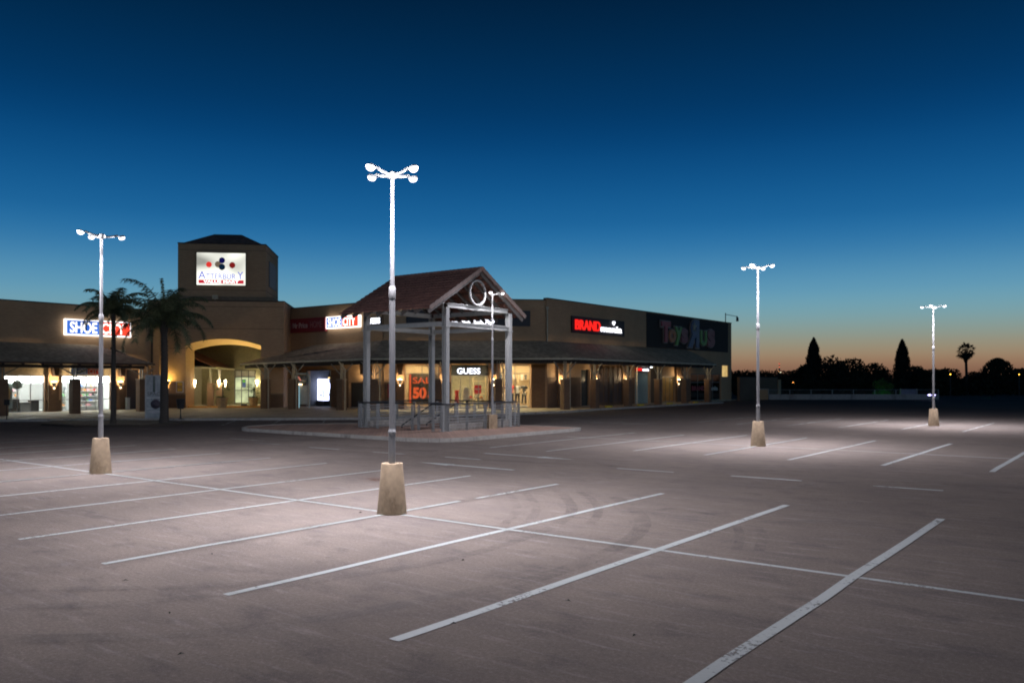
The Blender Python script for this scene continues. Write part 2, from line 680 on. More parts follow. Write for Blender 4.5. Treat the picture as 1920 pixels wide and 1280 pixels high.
# pavement along the shops
pave = [(-70, -30), (-42.5, -30), (-39.6, 8.6), (-34.6, 13.3), (-32.4, 15.6), (-28.9, 18.9), (-25.3, 22.4), (-22.2, 33.4), (-21.7, 38.5), (-22.35, 42.5),
        (-22.75, 66.5), (-26, 68.5), (-26, 78), (-70, 78)]
tag(MB().prism(pave, .0, .13).build('pavement', 'walk'), kind='structure')
kb = MB()
for i in range(1, 10):
    a, b = Vector((*pave[i], 0)), Vector((*pave[i + 1], 0))
    d = (b - a).normalized()
    o = Vector((d.y, -d.x, 0)) * .065
    L = (b - a).length
    k = 0
    while k < L - .05:
        e = min(k + 1.0, L)
        kb.bar(a + d * (k + .006) + o + Vector((0, 0, .067)), a + d * (e - .006) + o + Vector((0, 0, .067)), .13, .134)
        k += 1.0
tag(kb.build('pavement_kerb', 'kerb'), kind='structure')
# planting bed round the palms
bed = [(-36.3, 10.4), (-33.4, 8.6), (-30.6, 8.9), (-28.3, 10.9), (-28.3, 12.9), (-30.0, 14.7), (-33.9, 13.1)]
tag(MB().prism(bed, 0, .10).build('planting_bed_soil', 'soil'), kind='structure')

# island with the stair shelter
isl = [(-22.9, 13.2)]
isl += smooth_corner((-21.8, 11.9), (-22.9, 13.2), (-9.8, 11.9), .8)
isl += smooth_corner((-9.75, 11.9), (-21.8, 11.9), (-9.75, 21.4), 1.7)
isl += smooth_corner((-9.75, 21.5), (-9.75, 11.9), (-18, 21.6), .7)
isl += [(-18.0, 21.7), (-23.0, 15.2)]
cen = Vector((-16.5, 16.6))
inner = [tuple(Vector(p) + (cen - Vector(p)).normalized() * .17) for p in isl]
tag(MB().prism(inner, 0, .118).build('island_paving', 'paver'), kind='structure')
kb, kj, kr = MB(), MB(), MB()
n = len(isl)
run = 0
for i in range(n):
    p, q, pi, qi = Vector(isl[i]), Vector(isl[(i + 1) % n]), Vector(inner[i]), Vector(inner[(i + 1) % n])
    L = (q - p).length
    m = max(1, round(L / 1.0))
    for k in range(m):
        a, b = p.lerp(q, k / m + .006 / max(L, .1)), p.lerp(q, (k + 1) / m - .006 / max(L, .1))
        ai, bi = pi.lerp(qi, k / m), pi.lerp(qi, (k + 1) / m)
        tgt = kb
        mid = (a + b) / 2
        if mid.y < 12.5 and -11.3 < mid.x < -9.9:
            tgt = kb
        tgt.prism([tuple(a), tuple(b), tuple(bi), tuple(ai)], 0, .135)
        kj.prism([tuple(p.lerp(q, k / m - .006 / max(L, .1)) + (pi - p) * .08), tuple(p.lerp(q, k / m + .008 / max(L, .1)) + (pi - p) * .08),
                  tuple(ai + (bi - ai) * .01), tuple(ai)], 0, .128)
tag(kb.build('island_kerb', 'kerb'), kind='structure')
tag(kj.build('island_kerb_joint', 'kerb_joint'), kind='structure')


def line(x0, y0, x1, y1, wd=.1, m='paint', z=.003, name='painted_line'):
    a, b = Vector((x0, y0, 0)), Vector((x1, y1, 0))
    d = (b - a).normalized()
    s = Vector((-d.y, d.x, 0)) * wd / 2
    nn = max(1, int((b - a).length / 1.2))
    mb = MB()
    v, f = [], []
    for i in range(nn + 1):
        p = a.lerp(b, i / nn)
        j = Vector((random.uniform(-.012, .012), random.uniform(-.012, .012), 0))
        v += [p - s + j + Vector((0, 0, z)), p + s + j + Vector((0, 0, z))]
    for i in range(nn):
        f.append((2 * i, 2 * i + 2, 2 * i + 3, 2 * i + 1))
    mb.add(v, f)
    return tag(mb.build(name, m), kind='structure')


# double row of bays in front
line(-24, 0, 24, 0, .09)
far1 = {0: 5.0, 1: 5.0, 2: 4.95, 3: 5.0, -1: 5.0, -2: 4.9, -3: 4.9}
for k in range(-9, 8):
    wd = .125 if k >= 2 else .11 if k >= 0 else .10
    if k == 0:
        line(k * 2.5, -4.9, k * 2.5, 1.75, wd, z=.0065)
        line(k * 2.5, 2.2, k * 2.5, 3.6, wd, 'paint_worn', z=.0065)
        line(k * 2.5, 3.6, k * 2.5, 4.95, wd, z=.0065)
    else:
        line(k * 2.5, -4.85, k * 2.5, far1.get(k, 4.9), wd, z=.0065)
# second double row
line(-8.2, 17.68, 15.5, 17.68, .08)
for x in (-7.26, -4.95, -2.85, -.42, 2.1, 4.6, 7.1, 9.6, 12.1):
    y0, y1 = (11.6, 21.4) if x < -4 else (13.4, 22.8)
    line(x, y0, x, y1, .13 if x > 3 else .1, z=.0065)
# third double row and rows by the building, mostly worn
line(-9, 35.3, 16, 35.3, .08, 'paint_worn')
for x in (-9, -6.5, -4, -1.5, 1.2, 3.7, 6.2, 8.7, 11.2):
    line(x, 30.6, x, 40, .1, 'paint_worn', z=.0065)
for x0, y0, x1, y1 in ((-26.44, 14.14, -30.2, 17.5), (-25.3, 16.27, -28.6, 19.3), (-24.1, 18.5, -26.9, 21.1), (-22.6, 20.8, -25.0, 23.2)):
    line(x0, y0, x1, y1, .1, 'paint_worn', z=.0065)
for y in (29.8, 32.3, 34.8, 37.3):
    line(-17.4, y, -12.6, y, .1, 'paint_worn')
for k in range(5):
    line(-14.6 + k * .9, 26.9, -13.8 + k * .9, 28.9, .12, 'paint_worn')
# dashes down the driving lane
for x0, x1, y in ((-17.9, -15.9, 8.9), (-15.3, -13.9, 8.15), (-12.2, -10.7, 8.05), (-9.2, -7.8, 8.1), (-6.2, -4.9, 8.2), (-.6, .95, 8.55), (2.35, 4.0, 8.72), (5.5, 6.85, 8.8), (9.5, 11.2, 8.9)):
    line(x0, y, x1, y + .05, .1, 'paint' if x0 > -7 else 'paint_worn')


def arrow(x, y, s):
    """painted lane arrow 3.3 m long pointing along s"""
    mb = MB()
    z = .004
    p = lambda u, v: (x + u * s, y + v * s, z)
    mb.quad(p(0, -.07), p(2.1, -.07), p(2.1, .07), p(0, .07))
    mb.add([p(2.1, -.2), p(3.3, 0), p(2.1, .2)], [(0, 1, 2)])
    return tag(mb.build('road_arrow', 'paint'), kind='structure')


arrow(-2.45, 6.62, -1)
arrow(-6.05, 9.85, 1)


def tyre_path(pts, wd, z):
    """rubber left by a turning tyre along a smooth curve"""
    P = [Vector((*p, z)) for p in pts]
    P = [P[0] * 2 - P[1]] + P + [P[-1] * 2 - P[-2]]
    c = []
    for i in range(1, len(P) - 2):
        for k in range(8):
            t = k / 8
            a, b, d, e = P[i - 1], P[i], P[i + 1], P[i + 2]
            c.append(.5 * (2 * b + (d - a) * t + (2 * a - 5 * b + 4 * d - e) * t * t + (3 * b - a - 3 * d + e) * t ** 3))
    v, f = [], []
    for i in range(len(c)):
        d = (c[min(i + 1, len(c) - 1)] - c[max(i - 1, 0)]).normalized()
        n_ = Vector((-d.y, d.x, 0)) * wd / 2
        v += [c[i] - n_, c[i] + n_]
    for i in range(len(c) - 1):
        f.append((2 * i, 2 * i + 2, 2 * i + 3, 2 * i + 1))
    tag(MB().add(v, f).build('tyre_mark', 'rubber'), kind='structure')


big = [(2.19, -6.98), (2.79, -6.49), (3.57, -5.69), (4.06, -4.64), (4.43, -3.36), (4.66, -2.42), (4.62, -.9), (4.29, .66), (3.71, 1.95), (2.85, 3.06), (1.92, 4.06)]
TP = [(big, .26), ([(x - 1.45, y + .15) for x, y in big], .2), ([(.42, -6.22), (1.49, -5.31), (2.18, -4.6), (2.72, -3.79)], .18),
      ([(.34, 3.33), (1.33, 2.29), (2.03, 1.32), (2.61, .2)], .16), ([(.1, 3.1), (1.08, 2.05), (1.78, 1.1), (2.3, .1)], .15), ([(3.3, 1.0), (2.85, 2.0), (2.0, 3.2), (1.0, 4.2)], .16),
      ([(3.5, 2.81), (3.66, 3.2), (4.53, 3.0), (5.31, 3.17), (7.2, 3.9)], .17), ([(5.89, .48), (5.57, 1.39), (5.1, 2.39)], .14), ([(6.15, .6), (5.85, 1.5), (5.4, 2.5)], .14),
      ([(1.2, 10.4), (3.19, 11.09), (5.02, 11.6), (7.2, 11.3)], .2), ([(4.37, 6.91), (4.66, 8.5), (6.1, 9.6), (8.5, 10)], .2), ([(-12, 8.9), (-6, 9.2), (0, 10.4), (4, 12.0)], .22), ([(-12, 7.3), (-6, 7.6), (0, 8.9), (4, 10.5)], .2)]
for i, (pts, wd) in enumerate(TP):
    tyre_path(pts, wd, .010 + .003 * i)
mb = MB()
mb.add([(-3.75 + .55 * math.cos(t / 12 * 2 * PI) * (1 + .25 * math.sin(t * 2.3)), 3.15 + .3 * math.sin(t / 12 * 2 * PI), .012) for t in range(12)], [tuple(range(12))])
tag(mb.build('ground_stain', 'rust'), kind='structure')

lv = MB()
for px, py in ((6.6, -3.5), (7.6, -4.6), (5.1, -4.2), (8.1, -4.9), (3.4, -2.1), (4.8, -1.2), (9.6, -4.2), (.6, -3.8), (1.1, -5.2), (2.7, -5.6), (7.7, -2.9), (9.9, -2.2), (3.9, -6.2), (-2.5, -3.5), (-.42, -.33), (6.1, -5.9), (5.5, -2.9)):
    a = random.uniform(0, PI)
    l, ww = random.uniform(.02, .045), random.uniform(.008, .015)
    c_, s_ = math.cos(a), math.sin(a)
    P = [(-l, 0, .012), (0, ww, .03), (l, 0, .014), (0, -ww, .022)]
    lv.add([(px + x * c_ - y * s_, py + x * s_ + y * c_, z) for x, y, z in P], [(0, 3, 2, 1)])
tag(lv.build('fallen_leaves', 'leaf'), 'small dry leaves scattered over the asphalt bays', 'leaves', kind='stuff')


# ================================================================ LAMP POSTS
def lens_mesh():
    b = MB().lathe([(.002, -.068), (.036, -.062), (.057, -.047), (.067, -.022), (.07, -.001)], 16)
    return b


def head_mesh():
    return MB().lathe([(.082, 0), (.078, .02), (.06, .036), (.03, .044), (.002, .046)], 16)


BULB = bpy.data.lights.new('bulb', 'POINT')
BULB.energy = 130
BULB.color = (.95, .92, 1.0)
BULB.shadow_soft_size = 0
REFL = bpy.data.lights.new('reflector_beam', 'SPOT')
REFL.energy = 1500
REFL.color = (.92, .88, 1.0)
REFL.spot_size = R(164)
REFL.spot_blend = .6
REFL.shadow_soft_size = 0
BULB_SMALL = BULB.copy()
BULB_SMALL.energy = 45
REFL_SMALL = REFL.copy()
REFL_SMALL.energy = 480


def lamp_post(x, y, z, heads, top, label, square=False, turn=0, rad=.5):
    t = thing('lamp_post', (x, y, z), label, 'lamp post', group='car park lamp posts')
    if square:
        MB().lathe([(.27, 0), (.262, .6), (.25, .615)], 4, smooth=False).build('base', 'concrete', t, rot=(0, 0, R(45 - 37)), bevel=.012)
        bt = .612
    else:
        bt = .845
        bs = MB().lathe([(.252, 0), (.250, .05), (.181, .835), (.174, .848)], 20)
        bs.build('base', 'concrete', t)
    p = MB()
    p.lathe([(.06, bt - .01), (.06, 1.36)], 14)
    p.lathe([(.049, 1.40), (.049, top - 1.93)], 14)
    p.lathe([(.036, top - 1.90), (.029, top - .06)], 14)
    p.build('pole', 'galv', t)
    c = MB()
    c2 = MB()
    c.lathe([(.062, 1.345), (.068, 1.36), (.068, 1.385), (.058, 1.40), (.052, 1.43)], 14)
    c2.lathe([(.052, top - 2.12), (.057, top - 2.10), (.057, top - 1.93), (.044, top - 1.90)], 14)
    c.build('collar', 'galv', t)
    c2.build('collar', 'galv', t)
    MB().lathe([(.04, top - .075), (.085, top - .05), (.085, top + .02), (.06, top + .045), (.002, top + .05)], 14).build('hub', 'galv_dull', t)
    for a in heads:
        a = R(a + turn)
        d = Vector((math.cos(a), math.sin(a), 0))
        e = d * rad + Vector((0, 0, top + .03))
        MB().tube([d * .07 + Vector((0, 0, top - .015)), d * .2 + Vector((0, 0, top)), d * (rad - .10) + Vector((0, 0, top + .055))], [.03, .024, .026], 8).build('arm', 'galv_dull', t)
        h = head_mesh().build('lamp_head', 'galv_dull', t, loc=e, rot=(0, R(-16), a))
        h.scale = (1.08, 1, 1)
        l = lens_mesh().build('lens', 'lamp', h)
        bo = bpy.data.objects.new('bulb', BULB_SMALL if square else BULB)
        col.objects.link(bo)
        bo.parent = h
        bo.location = (0, 0, -.032)
        so = bpy.data.objects.new('reflector_beam', REFL_SMALL if square else REFL)
        col.objects.link(so)
        so.parent = h
        so.location = (0, 0, -.03)
        so.rotation_euler = (0, R(-14), 0)
    return t


lamp_post(-10, 0, 0, (90, 180, 270), 5.75, 'three headed lamp post on a tapered concrete base, left of the tallest looking lamp post')
lamp_post(0, 0, 0, (0, 90, 180, 270), 5.74, 'nearest and tallest looking lamp post, four white heads, stained tapered concrete base')
lamp_post(-.42, 17.68, 0, (0, 90, 180, 270), 6.08, 'lamp post beyond the open bays, just right of the building end')
lamp_post(1.75, 35.05, 0, (0, 90, 180, 270), 5.82, 'farthest lamp post, standing in front of the dark trees')
lamp_post(-12.77, 18.58, .118, (-60, 25), 5.9, 'two headed lamp post on a square concrete block beside the stair shelter', square=True, rad=.46)

# ================================================================ STAIR SHELTER ON THE ISLAND
ZI = .118
XF, XB, YN, YF_ = -13.15, -17.95, 15.95, 20.25
ks = thing('stair_shelter', ((XF + XB) / 2, (YN + YF_) / 2, ZI), 'open stair shelter with red brown tiled gable roof on four pale steel columns', 'shelter')
KO = Vector(((XF + XB) / 2, (YN + YF_) / 2, ZI))


def kpart(mb, name, m, bevel=0):
    return mb.build(name, m, ks, loc=-KO, bevel=bevel)


def ibeam(mb, p, q, wd=.16, hh=.2, t=.025, up=(0, 0, 1)):
    p, q, u = Vector(p), Vector(q), Vector(up)
    mb.bar(p + u * (hh / 2 - t / 2), q + u * (hh / 2 - t / 2), wd, t, up)
    mb.bar(p - u * (hh / 2 - t / 2), q - u * (hh / 2 - t / 2), wd, t, up)
    mb.bar(p, q, t, hh - 2 * t, up)


for x in (XF, XB):
    for y in (YN, YF_):
        mb = MB()
        ibeam(mb, (x, y, ZI), (x, y, 5.28), .2, .24, .03, up=(1, 0, 0))
        mb.box(x - .2, x + .2, y - .2, y + .2, ZI + .002, ZI + .03)
        mb.bar((x, y, 4.46), (x, y, 4.5), .3, .3)
        kpart(mb, 'column', 'white_steel')
for z, hh in ((4.6, .2), (5.38, .2)):
    for y in (YN, YF_):
        mb = MB(); ibeam(mb, (XB + .13, y, z), (XF - .13, y, z), .14, hh); kpart(mb, 'beam', 'white_steel')
    for x in (XF, XB):
        mb = MB(); ibeam(mb, (x, YN + .1, z), (x, YF_ - .1, z), .16, hh); kpart(mb, 'beam', 'white_steel')
RX0, RX1, RYC, RZ, EY0, EY1, EZ = -18.3, -12.84, 17.95, 7.06, 14.62, 21.1, 5.14
rf = tiled((RX0, EY0, EZ), (RX1, EY0, EZ), (RX0, RYC, RZ), (RX1, RYC, RZ), 13, .05, .03, 26)
r2 = tiled((RX1, EY1, EZ), (RX0, EY1, EZ), (RX1, RYC, RZ), (RX0, RYC, RZ), 13, .05, .03, 26)
rf.add(r2.v, r2.f)
roof = kpart(rf, 'roof', 'tile')
mb = MB()
k = 0
x = RX0
while x < RX1:
    mb.lathe([(.12, 0), (.10, .235)], 10)
    vs = mb.v[-20:]
    mb.v[-20:] = [(x + v[2], RYC + v[0], RZ + .02 + v[1] * .9) for v in [(a, b, c) for a, b, c in vs]]
    vs = mb.v[-40:-20]
    mb.v[-40:-20] = [(x + c, RYC + a, RZ + .02 + b * .9) for a, b, c in vs]
    x += .24
rc = mb.build('ridge_cap', 'tile', roof)
# verge tiles up both rakes of the open gable
vt = MB()
for s, ye in ((1, EY0), (-1, EY1)):
    for k in range(13):
        a = Vector((RX1 + .03, ye, EZ)).lerp(Vector((RX1 + .03, RYC, RZ)), (k + .04) / 13)
        b = Vector((RX1 + .03, ye, EZ)).lerp(Vector((RX1 + .03, RYC, RZ)), (k + .96) / 13)
        up = Vector((0, 0, .075))
        vt.bar(a - up * .5 + Vector((0, 0, .05)), b - up * .1 + Vector((0, 0, .05)), .035, .17)
vt.build('verge_tiles', mat('verge_clay', (.27, .2, .17), .7), roof)
ra = MB()
for x in [RX0 + .12 + i * (RX1 - RX0 - .24) / 7 for i in range(8)]:
    for ye in (EY0, EY1):
        ra.bar((x, ye + (.05 if ye < RYC else -.05), EZ - .12), (x, RYC, RZ - .13), .06, .17)
for f in (.12, .35, .58, .82):
    for ye in (EY0, EY1):
        yy, zz = ye + (RYC - ye) * f, EZ + (RZ - EZ) * f - .035
        ra.bar((RX0 + .05, yy, zz), (RX1 - .05, yy, zz), .05, .04)
ra.build('rafters', 'timber', roof)
rg = MB()
pts = [(XF + .16, 17.83 + .53 * math.cos(a), 6.03 + .53 * math.sin(a)) for a in [2 * PI * i / 40 for i in range(41)]]
rg.tube(pts, .052, 8, cap=False)
rg.bar((XF + .16, 17.83, 5.45), (XF + .16, 17.83, 5.5), .05, .05)
kpart(rg, 'gable_ring', 'galv_dull')


def rail(x0, y0, x1, y1, label, rz0=ZI, nposts=4, bars=8):
    t = thing('railing', ((x0 + x1) / 2, (y0 + y1) / 2, rz0), label, 'railing', group='steel railings round the stairs')
    o = Vector(((x0 + x1) / 2, (y0 + y1) / 2, rz0))
    a, b = Vector((x0, y0, rz0)) - o, Vector((x1, y1, rz0)) - o
    d = (b - a).normalized()
    for k in range(nposts):
        p = a.lerp(b, k / (nposts - 1))
        m = MB()
        m.bar(p - d * .045, p - d * .045 + Vector((0, 0, 1.08)), .012, .07, up=(d.y, -d.x, 0))
        m.bar(p + d * .045, p + d * .045 + Vector((0, 0, 1.08)), .012, .07, up=(d.y, -d.x, 0))
        m.build('rail_post', 'galv_dull', t)
    m = MB()
    for k in range(bars):
        z = .16 + k * .118
        m.bar(a + Vector((0, 0, z)), b + Vector((0, 0, z)), .022, .022)
    m.build('rail_bars', 'galv_dull', t)
    MB().tube([a - d * .12 + Vector((0, 0, 1.13)), b + d * .12 + Vector((0, 0, 1.13))], .035, 10).build('handrail', 'dark_metal', t)
    return t


rail(-17.95, 15.62, -14.75, 15.62, 'front steel railing left of the stair opening, with dark handrail', nposts=4)
rail(-13.45, 15.5, -12.9, 15.5, 'very short front railing at the near corner column of the stair shelter', nposts=2)
rail(-12.85, 15.75, -12.85, 20.6, 'steel railing under the gable, behind the square lamp base', nposts=5)
rail(-17.95, 20.65, -13.1, 20.65, 'rear steel railing of the stairs on the shop side', nposts=5)
rail(-18.25, 15.8, -18.25, 20.5, 'left end railing of the stair shelter', nposts=5)
rail(-14.55, 15.8, -14.55, 17.2, 'short railing running inward beside the stair opening', nposts=2)
for i, (yy, lab) in enumerate(((16.6, 'dark sloping handrail at the front of the stairs'), (18.2, 'dark sloping handrail behind, deeper inside the shelter'))):
    t = thing('stair_handrail', (-15.4, yy, ZI), lab, 'handrail')
    MB().tube([(1.25, 0, 1.12), (.9, 0, 1.1), (-.95, 0, .12), (-.95, 0, .0)], .03, 8).build('rail_bar', 'dark_metal', t)
    MB().bar((.95, 0, 0), (.95, 0, 1.08), .05, .05).build('rail_post', 'galv_dull', t)
st = thing('concrete_parapet', (-15.5, 18.3, ZI), 'low concrete upstand round the stairwell', 'parapet')
MB().box(-2.3, 2.3, 2.1, 2.22, .0, .32).box(-2.3, -2.15, -2.4, 2.09, 0, .3).box(2.25, 2.4, -2.2, 2.09, 0, .3).build('upstand', 'kerb', st)

# ================================================================ SHOPPING CENTRE: RIGHT-HAND BUILDING (three facades)
MT['wallglow'] = emis('sconce_glass', (1.0, .74, .42), 700)
MT['tip'] = emis('sconce_tip', (1.0, .74, .42), 14)
MT['warm_strip'] = emis('warm_tube', (1.0, .74, .44), 700)
MT['white_strip'] = emis('white_tube', (.97, .96, 1.0), 170)
MT['band_light'] = emis('light_box_face', (.98, .96, .96), 34)
MT['letter_white'] = emis('lit_white_letter', (.88, .90, 1.0), 2.6)
MT['letter_red'] = emis('lit_red_letter', (1.0, .02, .016), 1.15)
H = 8.28
mall = thing('shop_building', (-34.8, 33.15, 0), 'long tan brick shop building with chamfered corner and tiled verandas right of the tower', 'building')
# corner facade: wide glazed shops
holes = [(1.56, 4.1, .13, 3.36), (4.98, 7.78, .13, 3.37), (8.62, 11.02, .13, 3.42)]
on('corner', wall(-.0, 12.16, 0, H, holes).build('wall', 'brick'), mall)
# inner facade (the bank machines)
holes = [(-43.5, -40.7, .13, 2.98), (-38.55, -36.95, .13, 2.05)]
on('inner', wall(-47.4, -34.9, 0, 8.05, holes).build('wall', 'brick'), mall)
# right facade
holes = [(46.7, 48.0, .13, 3.1), (55.55, 58.33, .13, 3.55), (60.76, 63.4, .16, 2.6), (66.8, 74.2, .13, 2.9), (74.5, 76.2, 2.54, 3.85)]
on('right', wall(41.85, 77.0, 0, H + .15, holes).build('wall', 'brick'), mall)
# flat roof, back and copings
fp = [(-47.4, 33.45), (-34.9, 33.45), (-26.5, 41.9), (-26.5, 77.0), (-58, 77.0), (-58, 33.45)]
MB().prism([(x + 34.8, y - 33.15) for x, y in fp], 7.3, 7.45).build('roof', 'coping', mall)
MB().box(-26.5 + 34.8 - 32, -26.5 + 34.8, 43.85, 44.1, 0, 8.4).build('wall', 'brick_dark', mall)
cp = MB()
on('corner', MB().box(-.02, 12.18, -.04, .34, H, H + .07).build('coping', 'coping'), mall)
on('inner', MB().box(-47.4, -34.9, -.04, .34, 8.05, 8.12).build('coping', 'coping'), mall)
on('right', MB().box(41.9, 77.05, -.04, .34, H + .15, H + .22).build('coping', 'coping'), mall)
# brown brick plinths (lower part of the shop fronts) stand 20 mm proud
for u0, u1, z1, fr in ((.05, 1.5, 2.1, 'corner'), (4.14, 4.94, 2.1, 'corner'), (7.82, 8.58, 2.1, 'corner'), (11.06, 12.1, 3.4, 'corner'),
                       (-46.9, -43.6, 1.4, 'inner'), (-40.6, -38.6, 3.0, 'inner'), (-36.9, -35.0, 1.9, 'inner'),
                       (41.95, 46.6, 2.45, 'right'), (48.1, 55.4, 2.45, 'right'), (58.45, 60.6, 3.2, 'right'), (63.5, 66.7, 2.4, 'right')):
    on(fr, MB().box(u0, u1, -.022, -.002, .13, z1).build('plinth', 'brick_dark'), mall)
# piers behind the sconces
SC = [('corner', 1.2), ('corner', 4.42), ('corner', 8.16), ('right', 43.5), ('right', 48.63), ('right', 53.46), ('right', 63.72), ('inner', -46.15), ('inner', -36.45)]
for fr, u in SC:
    on(fr, MB().box(u - .28, u + .28, -.18, -.03, .13, 1.95).build('pier', 'brick_dark'), mall)
    on(fr, MB().box(u - .28, u + .28, -.16, -.03, 1.95, 3.5).build('pier', 'brick'), mall)
    on(fr, MB().plate([(u - .13, 2.62), (u + .13, 2.62), (u + .24, 3.45), (u - .24, 3.45)], -.62, -.165).build('corbel', 'brick_dark'), mall)


def sconce(fr, u, label, z=2.02, out=.16):
    t = thing('wall_light', W(fr, u, out, z), label, 'wall light', rotz(fr), 'wall lights under the verandas')
    b = MB()
    pr = [(.03, -.12), (.10, .0), (.17, .16), (.19, .24)]
    vs, fs = [], []
    n = 12
    for r, z_ in pr:
        for k in range(n + 1):
            a = PI + PI * k / n
            vs.append((r * math.cos(a), r * math.sin(a), z_))
    for i in range(len(pr) - 1):
        for k in range(n):
            fs.append((i * (n + 1) + k, i * (n + 1) + k + 1, (i + 1) * (n + 1) + k + 1, (i + 1) * (n + 1) + k))
    b.add(vs, fs, True)
    b.build('bracket', 'galv_dull', t)
    top = [(.185 * math.cos(PI + PI * k / n), .185 * math.sin(PI + PI * k / n), .235) for k in range(n + 1)]
    dome = MB().add(top + [(.0, -.09, .33)], [(k, k + 1, n + 1) for k in range(n)], True)
    dome.build('lamp', 'wallglow', t)
    MB().lathe([(.004, -.21), (.03, -.18), (.036, -.15), (.02, -.125)], 10, (0, -.05, 0)).build('tip', 'tip', t)
    return t


SL = ['wall light left of the orange sale window', 'wall light between the sale window and the dark shop door', 'wall light between the dark shop door and the mannequin window',
      'wall light just right of the chamfered corner', 'wall light left of the brown shutters on the right wing', 'wall light left of the greenish lit door with red and white sign',
      'wall light right of the yellow lit doorway, farthest along the wing', 'wall light between the arch and the bank machine', 'wall light right of the dark doorway near the stair shelter']
for (fr, u), lb in zip(SC, SL):
    sconce(fr, u, lb, out=.19)

# veranda roofs round the corner: eaves and tops as world points, joined at mitres
Pe0, Pe1, Ce1, Re1 = (-44.25, 27.4, 3.46), (-32.3, 29.7, 3.72), (-22.8, 40.3, 3.80), (-22.8, 65.2, 3.72)
Pt0, Pt1, Ct1, Rt1 = (-42.3, 33.05, 5.02), (-34.85, 33.05, 5.16), (-26.15, 41.75, 5.2), (-26.15, 66.2, 5.2)
off = Vector(mall.location)


def veranda(pts, courses, name, extra=None):
    b = MB()
    for e0, e1, t0, t1 in pts:
        q = tiled(Vector(e0) - off, Vector(e1) - off, Vector(t0) - off, Vector(t1) - off, courses, .035)
        b.add(q.v, q.f)
    v = b.build(name, 'tile_dark', mall)
    gb, sb = MB(), MB()
    for e0, e1, t0, t1 in pts:
        a, c, ta, tc_ = [Vector(q) - off for q in (e0, e1, t0, t1)]
        gb.bar(a + Vector((0, 0, -.03)), c + Vector((0, 0, -.03)), .12, .12)
        inn = ((ta + tc_) / 2 - (a + c) / 2); inn.z = 0; inn.normalize()
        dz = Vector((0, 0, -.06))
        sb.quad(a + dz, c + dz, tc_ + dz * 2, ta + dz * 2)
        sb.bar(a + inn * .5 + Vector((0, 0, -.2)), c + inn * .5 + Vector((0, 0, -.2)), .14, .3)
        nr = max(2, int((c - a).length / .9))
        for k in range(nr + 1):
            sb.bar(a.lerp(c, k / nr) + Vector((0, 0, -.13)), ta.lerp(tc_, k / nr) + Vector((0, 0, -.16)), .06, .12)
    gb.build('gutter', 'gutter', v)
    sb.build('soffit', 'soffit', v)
    return v


veranda([(Pe0, Pe1, Pt0, Pt1), (Pe1, Ce1, Pt1, Ct1), (Ce1, Re1, Ct1, Rt1)], 14, 'veranda_roof')
# hipped ends
mb = MB()
mb.quad(Vector((-44.25, 27.4, 3.5)) - off, Vector(Pt0) - off, Vector((-43.2, 31.5, 3.55)) - off)
mb.quad(Vector((-22.8, 65.2, 3.76)) - off, Vector((-26.15, 67.2, 3.8)) - off, Vector(Rt1) - off)
mb.build('veranda_hip', 'tile_dark', mall)


def pillar(x, y, root, rz=0, zb=2.25, ztop=3.5, pipe=1, brace=1, z0=.13):
    o = Vector(root.location)
    c = MB()
    zz = z0
    i = 0
    while zz < zb - .02:
        c.box(-.25 - .004 * (i % 2), .25 + .004 * (i % 2), -.25 - .004 * (i % 2), .25 + .004 * (i % 2), zz, min(zz + .15, zb))
        zz += .15
        i += 1
    q = c.build('column', 'brick_dark', root, loc=(x - o.x, y - o.y, 0), rot=(0, 0, rz - root.rotation_euler.z))
    if root.rotation_euler.z:
        a = -root.rotation_euler.z
        q.location = (Vector((x - o.x, y - o.y, 0)).to_3d() @ Matrix.Rotation(-a, 3, 'Z')) if False else Matrix.Rotation(a, 3, 'Z') @ Vector((x - o.x, y - o.y, 0))
    MB().box(-.28, .28, -.28, .28, zb, zb + .07).build('capital', 'band', q)
    s = MB()
    s.box(-.11, -.05, -.05, .05, zb + .07, ztop).box(.05, .11, -.05, .05, zb + .07, ztop)
    s.build('post', 'post', q)
    if brace:
        for sx in (-1, 1):
            s = MB()
            s.bar((sx * .1, 0, zb + .35), (sx * .95, 0, ztop - .05), .05, .07)
            s.build('brace', 'post', q)
    if pipe:
        MB().tube([(pipe * .36, -.1, z0), (pipe * .36, -.1, 3.0), (pipe * .2, -.3, 3.3), (pipe * .2, -.55, 3.5)], .045, 8).build('downpipe', 'gutter', q)
    return q


for x, y, a in ((-41.8, 27.9, 10), (-39.25, 28.45, 10), (-35.0, 29.3, 10)):
    pillar(x, y, mall, R(a), ztop=3.42)
for u in (-.56, 3.81, 8.15, 12.99):
    x, y, _ = W('corner', u, 3.3)
    pillar(x, y, mall, R(45 if u < 12 else 67), ztop=3.6, pipe=1)
for y in (44.55, 49.63, 54.9, 60.1, 65.1):
    pillar(-23.6, y, mall, R(90), ztop=3.6, pipe=1)

# glazing and shop interiors on the corner facade
window('corner', mall, 1.6, 4.06, .17, 3.33, 2, (2.72,))
window('corner', mall, 8.66, 10.98, .17, 3.38, 2, (2.75,))
window('corner', mall, 5.02, 7.74, .13, 2.62, 4, (), glass='glass', name='shop_entrance')
on('corner', MB().box(4.99, 7.77, .02, .25, 2.62, 3.365).build('fascia', 'fascia'), mall)


